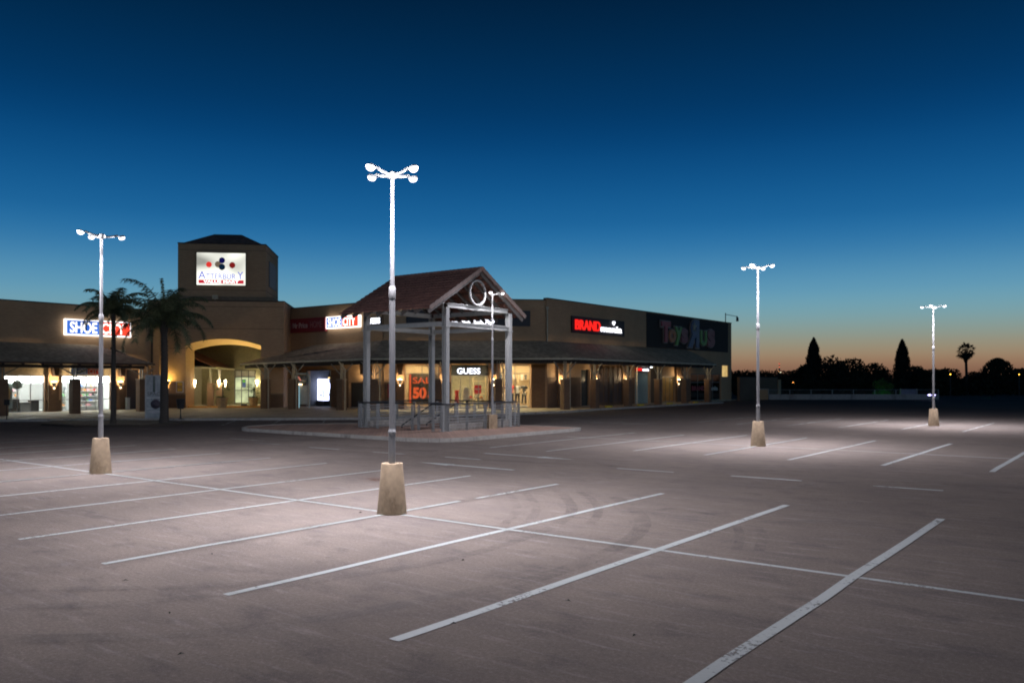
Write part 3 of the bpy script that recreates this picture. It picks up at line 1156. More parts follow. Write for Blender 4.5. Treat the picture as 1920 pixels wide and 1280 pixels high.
def room(fr, u0, u1, depth, z1, m, floor='shop_tan', y0=.3, name='shop_interior'):
    b = MB()
    b.box(u0, u1, y0 + depth, y0 + depth + .1, .0, z1)
    b.box(u0 - .1, u0, y0, y0 + depth + .1, 0, z1).box(u1, u1 + .1, y0, y0 + depth + .1, 0, z1)
    b.box(u0 - .1, u1 + .1, y0, y0 + depth + .1, z1, z1 + .1)
    b.box(u0, u1, y0, y0 + depth, .0, .14)
    return on(fr, b.build(name, m), mall if fr != 'left' else left_wing)


room('corner', 1.3, 4.35, 1.2, 3.6, 'shop_tan')
room('corner', 4.6, 8.2, 6, 3.3, 'shop_grey')
room('corner', 8.45, 11.2, 1.3, 3.7, 'shop_tan')


def strip(fr, u0, u1, out, z, label, m='warm_strip', wd=.1, cat='ceiling light', grp='tube lights inside the shops'):
    t = thing('tube_light', W(fr, (u0 + u1) / 2, out, z), label, cat, rotz(fr), grp)
    L = (u1 - u0) / 2
    MB().box(-L, L, -wd / 2, wd / 2, 0, .02).build('tube', m, t)
    MB().box(-L - .02, L + .02, -wd / 2 - .03, wd / 2 + .03, .022, .06).build('housing', 'shop_white', t)
    return t


strip('corner', 1.8, 3.9, -.55, 3.42, 'warm tube light at the top of the sale window')
strip('corner', 8.9, 10.8, -.36, 3.36, 'warm tube light at the top of the mannequin window')
strip('corner', 5.2, 7.6, -2.4, 3.16, 'warm tube light inside the dark fronted shop')

# sale banner
bn = thing('sale_banner', W('corner', 2.84, -.36, .9), 'orange and brown sale banner hanging behind the left corner window', 'banner', rotz('corner'))
MB().box(-1.02, 1.16, 0, .012, -.45, 1.8).build('sheet', mat('brown_sheet', (.34, .22, .12), .7), bn)
orange = emis('glowing_orange_print', (1.0, .13, .035), .95)  # banner print glows by itself, light put into its colour
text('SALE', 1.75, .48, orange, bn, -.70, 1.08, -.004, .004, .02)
text('UP TO', .34, .1, 'shop_white', bn, -.12, .9, -.004, .004)
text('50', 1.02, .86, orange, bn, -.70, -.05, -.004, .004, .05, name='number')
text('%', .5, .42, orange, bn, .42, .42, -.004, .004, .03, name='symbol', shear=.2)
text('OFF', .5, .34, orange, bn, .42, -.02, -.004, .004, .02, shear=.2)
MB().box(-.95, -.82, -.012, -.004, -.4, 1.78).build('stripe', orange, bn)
text('was now less', .7, .07, 'shop_white', bn, -.25, -.22, -.004, .004) if False else None
b = thing('hanging_strip_banner', W('corner', 3.86, -.3, 1.0), 'narrow vertical strip with red and white pieces beside the sale banner', 'banner', rotz('corner'))
m_ = MB(); m_.box(-.1, .1, 0, .01, -.6, 1.5); m_.build('sheet', 'shop_tan', b)
m_ = MB(); [m_.box(-.07, .07, -.012, -.002, z, z + .16) for z in (1.15, .78)]; m_.build('red_patch', 'red', b)
m_ = MB(); [m_.box(-.06, .05, -.012, -.002, z, z + h) for z, h in ((.95, .14), (.55, .1), (.05, .12), (-.35, .08))]; m_.build('white_patch', 'whitecloth', b)

sg = thing('shop_sign', W('corner', 6.3, -.01, 2.92), 'lit white block letters on the dark fascia over the shop door', 'sign', rotz('corner'))
text('GUESS', 1.74, .44, 'letter_white', sg, -.87, -.22, 0, .04, .018)
sg = thing('shop_sign', W('corner', 6.3, .01, 6.87), 'big dark signboard high on the chamfered corner behind the tiled shelter roof', 'sign', rotz('corner'))
MB().box(-4.65, 4.65, -.1, 0, -.58, .6).build('board', mat('dark_sign_board', (.018, .022, .03), .5), sg)
text('GUESS', 3.4, 1.02, 'letter_white', sg, -1.47, -.47, -.11, .06, .03)

# things in the entrance shop
t = thing('clothes_rail', W('corner', 6.25, -1.8, .14), 'clothes rail with a pale jacket inside the dark fronted shop', 'clothes rail', rotz('corner'))
MB().tube([(-.5, 0, 0), (-.5, 0, 1.6), (.45, 0, 1.6), (.45, 0, 0)], .02, 8).build('frame', 'galv', t)
MB().plate([(-.26, .55), (.2, .5), (.22, 1.35), (.06, 1.55), (-.1, 1.55), (-.24, 1.35)], -.08, .06).build('jacket', 'whitecloth', t, bevel=.03)
MB().plate([(-.02, .2), (.12, .2), (.14, .56), (-.08, .56)], -.05, .05).build('hanging_trousers', 'black', t, bevel=.02)
t = thing('red_dress', W('corner', 5.5, -1.4, .5), 'red garment on a hanger in the left half of the shop door', 'garment', rotz('corner'))
MB().plate([(-.17, 0), (.17, 0), (.12, .62), (.17, .95), (-.17, .95), (-.12, .62)], -.06, .06).build('cloth', 'red', t, bevel=.03)
MB().tube([(0, 0, .95), (0, 0, 1.5)], .01, 6).build('hanger', 'galv', t)
t = thing('sale_poster', W('corner', 7.1, -1.3, 1.3), 'square red poster in the right half of the shop door', 'poster', rotz('corner'))
MB().box(-.27, .27, 0, .015, -.1, .55).build('sheet', emis('glowing_red_poster', (.75, .06, .05), .5), t)  # poster sheet is no lamp; its brightness is put in as glow
MB().box(-.2, .2, -.01, -.001, .2, .3).build('print', 'whitecloth', t)
MB().box(-.02, .02, .02, .05, -1.16, .5).build('stand', 'galv', t)
t = thing('display_table', W('corner', 7.0, -1.9, .14), 'wooden display table with folded goods inside the shop door', 'table', rotz('corner'))
MB().box(-.6, .6, -.35, .35, .66, .72).build('tabletop', 'shop_tan', t)
for sx in (-.55, .55):
    for sy in (-.3, .3): MB().box(sx - .03, sx + .03, sy - .03, sy + .03, 0, .66).build('leg', 'shop_tan', t)
for i, (dx, m_, lab) in enumerate(((-.4, 'red', 'red folded shirt on the display table'), (.1, 'whitecloth', 'white folded shirt on the display table'), (.42, 'orange', 'orange folded shirt on the display table'))):
    x, y, z = W('corner', 7.0 + dx, -1.9, .862)
    o = MB().box(-.13, .13, -.16, .16, 0, .05).box(-.12, .12, -.15, .15, .052, .1).box(-.125, .11, -.15, .14, .102, .14).build('folded_shirt', m_, None, (x, y, z), (0, 0, rotz('corner')), .012)
    tag(o, lab, 'shirt', 'folded shirts')
t = thing('wall_shelf', W('corner', 7.5, -3.2, .14), 'wall shelf with boxes at the back of the dark fronted shop', 'shelf', rotz('corner'))
for z in (.5, 1.0, 1.5, 2.0): MB().box(-.6, .4, -.2, .2, z, z + .04).build('shelf_board', 'shop_tan', t)
MB().box(-.62, -.6, -.2, .2, 0, 2.3).box(.4, .42, -.2, .2, 0, 2.3).build('side_panel', 'shop_tan', t)


def skinned(name, verts, edges, radii, m, parent, root=0, sub=2):
    me = bpy.data.meshes.new(name)
    me.from_pydata(verts, edges, [])
    o = bpy.data.objects.new(name, me)
    col.objects.link(o)
    sk = o.modifiers.new('skin', 'SKIN')
    for i, r in enumerate(radii):
        me.skin_vertices[0].data[i].radius = (r, r) if not isinstance(r, tuple) else r
    me.skin_vertices[0].data[root].use_root = True
    o.modifiers.new('sub', 'SUBSURF').levels = sub
    o.modifiers['sub'].render_levels = sub
    dg = bpy.context.evaluated_depsgraph_get()
    m2 = bpy.data.meshes.new_from_object(o.evaluated_get(dg))
    o.modifiers.clear()
    o.data = m2
    m2.materials.clear()
    m2.materials.append(MT[m] if isinstance(m, str) else m)
    for p in m2.polygons: p.use_smooth = True
    o.parent = parent
    return o


def mannequin(u, label, top, bottom, arm=0, lean=0):
    """headless window mannequin: one body surface, clothes over it"""
    t = thing('mannequin', W('corner', u, -.8, .30), label, 'mannequin', rotz('corner') + lean, 'mannequins in the corner window')
    V = [(0, 0, .95), (0, 0, 1.12), (0, 0, 1.32), (0, 0, 1.45), (0, 0, 1.53),
         (.09, 0, .9), (.11, -.02, .5), (.12, 0, .1), (.13, -.1, .03),
         (-.09, 0, .9), (-.12, .02, .5), (-.15, .03, .1), (-.15, -.07, .03),
         (.19, 0, 1.42), (.27, .02, 1.15), (.25 - arm * .15, -.1 - arm * .12, .95 + arm * .1), (.24 - arm * .2, -.12 - arm * .15, .86 + arm * .12),
         (-.19, 0, 1.42), (-.27, .03, 1.15), (-.28, -.03, .92), (-.28, -.05, .82)]
    E_ = [(0, 1), (1, 2), (2, 3), (3, 4), (0, 5), (5, 6), (6, 7), (7, 8), (0, 9), (9, 10), (10, 11), (11, 12), (3, 13), (13, 14), (14, 15), (15, 16), (3, 17), (17, 18), (18, 19), (19, 20)]
    rr = [(.15, .1), (.115, .085), (.15, .105), (.09, .07), .05, .085, .06, .04, .035, .085, .06, .04, .035, .055, .04, .032, .03, .055, .04, .032, .03]
    skinned('body', V, E_, rr, 'skin', t)
    skinned('top', [(0, 0, .93), (0, 0, 1.12), (0, 0, 1.32), (0, 0, 1.45), (.19, 0, 1.42), (.235, .01, 1.27), (-.19, 0, 1.42), (-.235, .015, 1.27)],
            [(0, 1), (1, 2), (2, 3), (3, 4), (4, 5), (3, 6), (6, 7)], [(.175, .125), (.14, .11), (.175, .13), (.11, .09), .075, .06, .075, .06], top, t, 1)
    skinned('trousers', [(0, 0, .96), (.09, 0, .88), (.11, -.02, .5), (.12, 0, .14), (-.09, 0, .88), (-.12, .02, .5), (-.15, .03, .14)],
            [(0, 1), (1, 2), (2, 3), (0, 4), (4, 5), (5, 6)], [(.17, .125), .105, .08, .06, .105, .08, .06], bottom, t)
    MB().box(-.24, .24, -.16, .14, -.15, -.001).build('plinth', 'shop_white', t)
    return t


mannequin(8.95, 'mannequin in a dark brown dress at the left end of the window', mat('brown_cloth', (.14, .08, .06), .85), 'skin', 0, .2)
mannequin(9.62, 'mannequin in a red top and dark trousers beside the white steel column', 'red', 'black', 0, -.1)
mannequin(10.1, 'mannequin in a white shirt with one bent arm', 'whitecloth', 'black', 1, .1)
mannequin(10.62, 'mannequin in a black strappy top at the right end of the window', 'black', mat('grey_jeans', (.12, .11, .1), .85), 1, -.2)
m_ = MB()
random.seed(3)
for i, u in enumerate((8.9, 9.25, 9.6, 9.9, 10.2, 10.5, 10.8)):
    L = random.uniform(.3, .8)
    tag(MB().plate([(-.07, 0), (.07, 0), (.09, L), (-.09, L)], -.03, .03).build('hanging_shirt', random.choice(('whitecloth', 'shop_tan', 'black')), None, W('corner', u, -1.2, 2.62 - L * .9), (0, 0, rotz('corner')), .01),
        'pale shirt hung in a row high behind the mannequins', 'shirt', 'shirts hung behind the mannequins')

# inner facade: bank machine lobby and tall lit display frame
bl = emis('machine_glow', (.62, .68, 1.0), 5)
room('inner', -43.5, -40.7, 1.9, 3.0, mat('dim_lobby_wall', (.10, .11, .12), .7), y0=.3)
t = thing('cash_machine', W('inner', -43.02, -.9, .13), 'cash machine glowing bluish white in the dark lobby', 'cash machine', 0)
MB().box(-.5, .45, 0, .6, .0, .45).build('body', 'dark_metal', t)
MB().plate([(-.48, .48), (.38, .46), (.4, 1.25), (.52, 1.55), (.5, 1.85), (.36, 1.9), (.36, 2.2), (-.55, 2.2), (-.55, 1.8), (-.45, 1.6)], .15, .6).build('lit_panel', bl, t)
m_ = MB().box(-.22, .32, .09, .145, .72, 1.28); m_.build('screen_surround', mat('blue_plastic', (.02, .03, .2), .4), t)
MB().box(-.16, .27, .06, .085, .8, 1.22).build('screen', emis('screen', (.75, .8, 1.0), 2.2), t)
MB().plate([(-.1, .86), (.2, .86), (.05, 1.0)], .045, .058).build('emblem', mat('dark_print', (.02, .02, .1), .5), t)
t = thing('lobby_counter', W('inner', -41.6, -1.2, .13), 'dark counter shelf at the right side of the machine lobby', 'counter')
MB().box(-.55, .55, -.2, .3, .9, 1.0).build('counter_top', 'black', t)
MB().box(-.5, -.4, -.1, .2, 0, .9).box(.4, .5, -.1, .2, 0, .9).build('leg', 'black', t)
t = thing('small_lobby_light', W('inner', -41.55, -.6, 2.42), 'small yellow light at the top right of the machine lobby', 'light')
MB().lathe([(.01, -.05), (.07, -.03), (.09, .03)], 10).build('lamp', emis('yellow_lamp', (1, .6, .2), 3), t)
MB().lathe([(.1, .032), (.08, .06), (.02, .5)], 10).build('fitting', 'dark_metal', t)
fr_ = MB().box(-43.58, -43.5, -.05, .1, .13, 3.06).box(-40.7, -40.62, -.05, .1, .13, 3.06).box(-43.498, -40.702, -.05, .1, 2.98, 3.06)
on('inner', fr_.build('lobby_frame', 'frame'), mall)
t = thing('display_stand', W('inner', -41.15, 2.3, .13), 'tall pale blue free standing frame with rounded top and lit picture', 'display stand', R(8))
fm = MB()
fm.tube([(-.72, 0, 0), (-.72, 0, 2.35), (-.66, 0, 2.52), (-.5, 0, 2.6), (.45, 0, 2.6), (.6, 0, 2.52), (.66, 0, 2.35), (.66, 0, 0)], .06, 8)
fm.build('frame', mat('pale_blue_paint', (.42, .55, .58), .5), t)
MB().box(-.55, .5, -.01, .02, .25, 1.7).build('panel', mat('milky_panel', (.42, .46, .46), .4), t)
MB().box(-.46, -.3, -.08, -.03, 0, 1.9).build('light_strip', emis('pale_blue_strip', (.40, .68, .78), .55), t)
MB().box(-.62, .55, -.03, 0.015, 1.85, 2.48).build('picture', mat('dark_picture', (.02, .05, .07), .4), t)
MB().plate([(-.5, 2.38), (-.36, 2.38), (-.1, 2.05), (-.28, 2.05)], -.045, -.032).build('red_figure', emis('pink_print', (.8, .28, .2), .6), t)
MB().lathe([(.002, -.2), (.22, -.12), (.27, 0), (.22, .12), (.002, .2)], 14, (.16, -.034, 2.15)).build('round_figure', 'galv_dull', t).scale = (1, .3, 1)
MB().lathe([(.02, 0), (.16, .02), (.16, .09), (.02, .12)], 12, (-.2, -.06, 1.72)).build('lamp', emis('warm_bulb', (1, .72, .4), 4), t)
on('inner', MB().box(-38.5, -37.0, .2, .26, .13, 2.05).build('door', mat('black_door', (.012, .012, .014), .4)), mall)
on('inner', MB().box(-38.0, -36.9, -.4, -.05, .131, .2).build('door_step', 'kerb'), mall)
ws = thing('wall_lettering', W('inner', -45.15, .02, 2.95), 'dark raised letters on the wall above the tall display frame', 'sign')
text('PRICE', 1.4, .42, mat('dark_red_letter', (.07, .035, .03), .7), ws, -.5, 0, 0, .03, .03)
nb = thing('notice_board', W('corner', -1.6, .06, 1.3), 'narrow red notice on the brown wall left of the sale window', 'notice', rotz('corner'))
MB().box(-.18, .18, -.02, 0, -.35, .65).build('sheet', mat('red_notice', (.25, .03, .03), .6), nb)
nb.location = W('corner', .45, .06, 1.3)

# signs on the inner facade
s = thing('shop_sign', W('inner', -43.6, .12, 6.62), 'long unlit maroon sign with pale lettering high on the wall', 'sign')
MB().box(-2.52, 2.54, -.12, .1, -.55, .56).build('board', mat('maroon_board', (.34, .035, .045), .6), s)
ring = [(-1.95 + .34 * math.cos(a) * (1 + .12 * math.cos(5 * a)), .0 + .36 * math.sin(a)) for a in [2 * PI * i / 30 for i in range(31)]]
MB().tube([(x, -.135, z) for x, z in ring], .018, 6, cap=False).build('emblem', mat('rose_line', (.5, .2, .2), .6), s)
text('Mr Price', 1.85, .44, mat('pale_rose_letter', (.75, .5, .45), .6), s, -1.42, -.22, -.125, .02, .02)
text('HOME', 1.4, .52, mat('rose_letter', (.55, .22, .2), .6), s, .78, -.24, -.125, .02)
MB().box(.62, .65, -.135, -.122, -.35, .38).build('divider', mat('rose_line2', (.26, .1, .1), .6), s)


def shoe_sign(fr, u, z, ww, hh, label, k=1.0, lit=True, out=.15):
    """blue and red boxed sign with white border"""
    s = thing('shop_sign', W(fr, u, out, z), label, 'sign', rotz(fr))
    fx = (lambda nme, c, st: emis(nme, c, st * k, .35, .6)) if lit else (lambda nme, c, st: mat(nme, tuple(min(.8, x) for x in c), .5))
    MB().box(-ww / 2, ww / 2, -.12, .12, -hh / 2, hh / 2).build('border', fx('sign_border', (.95, .92, .9), 1.5), s)
    b = hh * .085
    MB().box(-ww / 2 + b, -.02, -.135, -.124, -hh / 2 + b, hh / 2 - b).build('blue_panel', fx('blue_panel', (.04, .14, .55), .9), s)
    MB().box(.02, ww / 2 - b, -.135, -.124, -hh / 2 + b, hh / 2 - b).build('red_panel', fx('red_panel', (.9, .06, .03), 1.0), s)
    lt = fx('sign_letter', (.95, .9, .82), 1.5)
    text('SHOE', ww * .40, hh * .68, lt, s, -ww / 2 + ww * .065, -hh * .34, -.137, .01, .02)
    text('CITY', ww * .36, hh * .68, lt, s, ww * .035, -hh * .34, -.137, .01, .02)
    return s


shoe_sign('inner', -39.03, 6.7, 3.76, .92, 'lit blue and red box sign right of the maroon sign', 1.7)
s = thing('shop_sign', W('inner', -35.8, .05, 6.62), 'small dark signboard with lit white letters beside the steel shelter column', 'sign')
MB().box(-.42, .92, -.06, 0, -.28, .26).build('board', mat('dark_board', (.015, .02, .03), .5), s)
text('GUESS', 1.75, .44, 'letter_white', s, -.95, -.2, -.07, .03, .035)

# right facade: signs, doors
s = thing('shop_sign', W('right', 49.25, .02, 6.66), 'dark signboard with glowing red capitals and white small letters', 'sign', rotz('right'))
MB().box(-4.1, 4.15, -.12, 0, -.66, .67).build('board', mat('brown_black_board', (.03, .018, .018), .6), s)
text('BRAND', 3.75, .80, 'letter_red', s, -3.7, -.40, -.13, .1, .008)
text('mania', 3.35, .52, 'letter_white', s, .2, -.40, -.13, .1, .006)
MB().plate([(2.25 + .16 * math.sin(t) ** 3 * 1.1, .42 + .012 * (13 * math.cos(t) - 5 * math.cos(2 * t) - 2 * math.cos(3 * t) - math.cos(4 * t))) for t in [-2 * PI * i / 24 for i in range(24)]], -.23, -.13).build('heart_dot', 'letter_white', s)
s = thing('wall_panel', W('right', 66.8, .0, 0), 'large dark purple painted panel on the end of the right wing wall', 'panel', rotz('right'))
MB().box(-9.2, 9.25, -.03, -.004, 5.22, 8.38).build('panel', 'purple', s)
s = thing('toy_shop_sign', W('right', 66.3, .05, 6.6), 'unlit multicoloured bubble letters mounted on the dark purple panel', 'sign', rotz('right'))
cream = mat('cream_outline', (.26, .21, .18), .6)
lc = dict(r=mat('letter_paint_red', (.42, .05, .06), .5), o=mat('letter_paint_orange', (.50, .16, .04), .5), g=mat('letter_paint_green', (.14, .32, .045), .5), b=mat('letter_paint_blue', (.10, .12, .20), .5), m=mat('letter_paint_maroon', (.25, .04, .05), .5))
for ch, x0, x1, z0, z1, c, mir in (('T', -6.3, -4.2, -.9, 1.25, 'r', 0), ('o', -4.75, -3.15, -.85, .55, 'o', 0), ('y', -3.5, -1.75, -1.1, .85, 'g', 0), ('s', -2.2, -.5, -.85, .75, 'm', 0),
                                   ('R', -.75, 2.15, -1.25, 1.75, 'b', 1), ('U', 2.15, 3.95, -.95, .75, 'g', 0), ('s', 3.8, 5.9, -1.05, .95, 'm', 0)):
    text(ch, x1 - x0, z1 - z0, cream, s, x0, z0, -.02, .12, .11, name='letter_outline', mirror=bool(mir))
    text(ch, (x1 - x0) * .88, (z1 - z0) * .9, lc[c], s, x0 + (x1 - x0) * .06, z0 + (z1 - z0) * .05, -.15, .08, .05, name='letter', mirror=bool(mir))
st5 = [(.75 + (.5 if i % 2 == 0 else .22) * math.sin(PI * i / 5), .9 + (.5 if i % 2 == 0 else .22) * math.cos(PI * i / 5)) for i in range(10)][::-1]
MB().plate(st5, -.29, -.235).build('star', mat('cream_star', (.42, .37, .26), .6), s)

on('right', MB().box(55.6, 58.28, .2, .26, .13, 2.95).build('shutter_door', mat('greenish_door', (.34, .40, .35), .5)), mall)
dl = thing('door_sign', W('right', 56.9, -.06, 3.2), 'small red and white lit sign above the greenish door', 'sign', rotz('right'))
MB().box(-1.35, 1.38, -.05, .06, -.22, .34).build('board', mat('door_sign_board', (.12, .1, .11), .5), dl)
text('BRAND', 1.15, .26, 'letter_red', dl, -1.2, -.14, -.055, .02, .07)
text('mania', 1.15, .22, 'letter_white', dl, .02, -.14, -.055, .02, .07)
sp_ = thing('door_lamp', W('right', 57.9, .35, 3.42), 'small white lamp lighting the greenish door from above', 'lamp', rotz('right'))
MB().lathe([(.004, -.06), (.07, -.04), (.1, 0)], 10).build('lens', emis('small_white_lamp', (.8, .95, 1), 28), sp_)
MB().lathe([(.11, .002), (.08, .06), (.01, .08)], 10).build('housing', 'galv_dull', sp_)
MB().bar((0, 0, .05), (0, .35, .1), .03).build('arm', 'galv_dull', sp_)
t = thing('cream_pipe_frame', W('right', 55.42, .25, .13), 'cream painted steel frame bent over the greenish door', 'frame', rotz('right'))
MB().tube([(0, 0, 0), (0, 0, 3.0), (.05, 0, 3.25), (.25, 0, 3.35), (1.2, 0, 3.38)], .06, 8).build('pipe', mat('cream_paint', (.7, .66, .5), .5), t)
room('right', 60.6, 63.5, 1.6, 2.8, 'shop_tan')
strip('right', 61.0, 63.1, -.9, 2.7, 'dim tube light inside the yellow lit doorway', emis('dim_yellow_tube', (1, .66, .25), 14))
window('right', mall, 60.8, 63.36, .17, 2.56, 3, (), name='shop_door')
t = thing('display_stand', W('right', 61.6, -.8, .14), 'small stand with white price cards in the yellow doorway', 'display stand', rotz('right'))
MB().box(-.4, .4, -.15, .15, 0, 2.0).build('panel', mat('brown_stand', (.25, .17, .06), .7), t)
[MB().box(-.25 + dx, -.05 + dx, -.17, -.155, z, z + .25).build('card', 'whitecloth', t) for dx, z in ((0, 1.45), (.27, 1.45), (0, .95), (.27, .95), (.1, .4))]
window('right', mall, 66.85, 74.15, .17, 2.86, 4, (2.0,), glass='glass_dark')
on('right', MB().box(66.8, 74.2, .5, .56, .0, 3.0).build('blind', 'black'), mall)
s = thing('window_lettering', W('right', 70.3, -.06, 1.25), 'faint red and pale lettering across the dark end window', 'sign', rotz('right'))
text('BRAND', 3.1, .5, mat('dull_red_letter', (.30, .02, .03), .6), s, -3.1, -.1, 0, .01, .05)
text('mania', 3.0, .45, mat('dull_pale_letter', (.5, .5, .42), .6), s, .2, -.1, 0, .01, .05)
on('right', MB().box(46.75, 47.95, .2, .26, .13, 3.05).build('door', mat('dark_glass_door', (.03, .04, .04), .2)), mall)
on('right', MB().box(46.7, 48.0, -.3, -.03, .131, .17).build('door_step', 'kerb'), mall)
for i in range(5):
    on('right', MB().box(49.4 + i * .78, 49.95 + i * .78, -.05, -.03, .4, 3.3).build('shutter_panel', mat('brown_shutter', (.10, .065, .05), .7) if i == 0 else bpy.data.materials['brown_shutter']), mall)
on('right', MB().box(74.52, 76.18, .12, .2, 2.56, 3.83).build('lit_panel', emis('lit_window', (1.0, .68, .26), .62, .25, 1.5)), mall)
fw_ = MB().box(74.5, 74.56, .04, .1, 2.54, 3.85).box(76.14, 76.2, .04, .1, 2.54, 3.85).box(74.56, 76.14, .04, .1, 2.54, 2.6).box(74.56, 76.14, .04, .1, 3.79, 3.85)
on('right', fw_.build('window_frame', 'frame'), mall)
for y, lab in ((45.4, 'yellow wheel stop by the first column right of the chamfered corner'), (50.5, 'yellow wheel stop by the column in front of the brown shutters'), (55.7, 'yellow wheel stop in front of the greenish door'), (60.9, 'yellow wheel stop by the yellow doorway')):
    o = MB().plate([(-.45, 0), (.45, 0), (.42, .13), (-.42, .13)], -.09, .09).build('wheel_stop', 'yellow', None, (-23.05, y + .3, .131), (0, 0, R(90)), .015)
    tag(o, lab, 'wheel stop', 'yellow wheel stops')
# camera on the roof edge, downpipe at the corner
t = thing('security_camera', W('right', 75.2, .1, 8.5), 'security camera on a thin arm above the far roof corner', 'camera', rotz('right'))
MB().tube([(0, 0, 0), (0, 0, .95)], .05, 8).build('post', 'dark_metal', t)
MB().tube([(0, 0, .8), (2.6, -.2, .72)], .03, 8).build('arm', 'dark_metal', t)
MB().tube([(2.6, -.2, .72), (2.75, -.2, .55), (2.75, -.2, .2)], [.06, .13, .15], 10).build('camera_head', 'dark_metal', t)
t = thing('downpipe', W('corner', 12.25, .14, 0), 'thin grey downpipe on the upper wall at the chamfered corner', 'pipe', rotz('corner'))
MB().tube([(0, 0, 5.15), (0, 0, 7.6)], .05, 8).box(-.1, .1, -.08, .08, 7.6, 7.8).build('pipe', 'gutter', t)
# yard wall continuing past the right wing
t = thing('yard_wall', (-25.3, 77.1, 0), 'long low brown brick yard wall running on from the end of the right wing', 'wall', R(90))
MB().box(0, 11.6, 0, .3, 0, 2.5).build('wall', 'brick_dark', t)
MB().box(0, 11.62, -.03, .33, 2.5, 2.58).build('coping', 'coping', t)
MB().box(11.62, 12.5, -.1, .4, 0, 2.3).build('pier', 'brick', t)

# ================================================================ ENTRANCE TOWER WITH THE ARCH
tw = thing('entrance_tower', W('tower', 3.4, 0, 0), 'tan brick entrance tower with arched passage and square sign storey', 'tower')
U0, U1, TH = -1.56, 8.35, .95
A0, A1, ZS, ZC = 1.14, 6.66, 4.88, 5.36
arc = []
for i in range(25):
    t = i / 24
    arc.append((A0 + (A1 - A0) * t, ZS + (ZC - ZS) * (1 - (2 * t - 1) ** 2)))
b = MB()
b.box(U0, A0, 0, TH, 0, 8.22)
b.box(A1, U1, 0, TH, 0, 8.22)
arc2 = [(A0 + .34 + (A1 - A0 - .34) * i / 24, 4.52 + .47 * (1 - (i / 12 - 1) ** 2)) for i in range(25)]
for k in range(24):
    (x0, z0), (x1, z1), (x2, z2), (x3, z3) = arc[k], arc[k + 1], arc2[k], arc2[k + 1]
    b.quad((x0, 0, z0), (x1, 0, z1), (x1, 0, 8.22), (x0, 0, 8.22))
    b.quad((x0, 0, z0), (x2, TH + .3, z2), (x3, TH + .3, z3), (x1, 0, z1))
    b.quad((x3, TH + .3, z3), (x2, TH + .3, z2), (x2, TH + .3, 8.2), (x3, TH + .3, 8.2))
b.quad((A0, TH + .3, 0), (A0 + .34, TH + .3, 0), (A0 + .34, TH + .3, 8.2), (A0, TH + .3, 8.2))
b.quad((A0, 0.001, .1), (A0 + .34, TH + .3, .1), (A0 + .34, TH + .3, 4.52), (A0, .001, ZS))
on('tower', b.build('arch_wall', 'brick'), tw)
b = MB()
b.box(U1 - .4, U1, TH, 9, 0, 8.22).box(U0, U0 + .4, TH, 9, 0, 8.22)
on('tower', b.build('side_wall', 'brick'), tw)
on('tower', MB().box(U0 + .4, U1 - .4, TH, 12, 7.9, 8.05).build('roof', 'coping'), tw)
for z in (7.8, 6.12, 4.62):
    q = MB()
    if z > 5.4:
        q.box(U0, U1, -.006, -.001, z, z + .035)
    else:
        q.box(U0, A0, -.006, -.001, z, z + .035)
    on('tower', q.build('groove_band', 'brick_dark'), tw)
for a, c in ((U0, A0), (A1, U1)):
    on('tower', MB().box(a - .02, c + .012, -.025, -.002, .13, 1.12).build('plinth', 'brick_dark'), tw)
    on('tower', MB().box(a - .03, c + .02, -.06, -.002, 1.12, 1.22).build('plinth_band', 'band'), tw)
on('tower', MB().box(U0 - .05, U1 + .05, -.05, 9, 8.22, 8.3).build('coping', 'coping'), tw)
on('tower', MB().box(-.1, 7.5, .25, 8.2, 8.3, 8.62).build('ledge', 'band'), tw)
b = MB()
s0, s1 = .46, 6.94
b.box(s0, s1, .4, 6.9, 8.62, 12.62)
on('tower', b.build('sign_storey', 'brick'), tw)
on('tower', MB().box(s0 - .03, s1 + .03, .37, 6.93, 12.62, 12.7).build('coping', 'coping'), tw)
for z in (12.15, 9.1):
    on('tower', MB().box(s0 - .001, s1 + .012, .394, 6.91, z, z + .03).build('groove_band', 'brick_dark'), tw)
v = [(s0 + .25, .65, 12.7), (s1 - .25, .65, 12.7), (s1 - .25, 6.65, 12.7), (s0 + .25, 6.65, 12.7), (s0 + 2.2, 2.6, 13.75), (s1 - 2.2, 2.6, 13.75), (s1 - 2.2, 4.7, 13.75), (s0 + 2.2, 4.7, 13.75)]
on('tower', MB().add(v, [(0, 1, 5, 4), (1, 2, 6, 5), (2, 3, 7, 6), (3, 0, 4, 7), (4, 5, 6, 7)]).build('hip_roof', 'tile'), tw)
# tiled roof behind the block at its right shoulder
v = [(U1 + .0, 1.2, 8.31), (U1 + .0, 7.5, 8.31), (4.4, 7.5, 9.3), (4.4, 1.2, 9.3)]
on('tower', MB().add([(8.3, 3.5, 8.3), (8.3, 9, 8.3), (7.4, 9, 8.9), (7.4, 3.5, 8.9)], [(0, 1, 2, 3)]).build('rear_tiles', 'tile'), tw)
on('tower', MB().box(s1 + .001, s1 + .06, 1.9, 5.6, 9.6, 11.6).build('side_sign_board', mat('pale_side_board', (.13, .12, .12), .6)), tw)
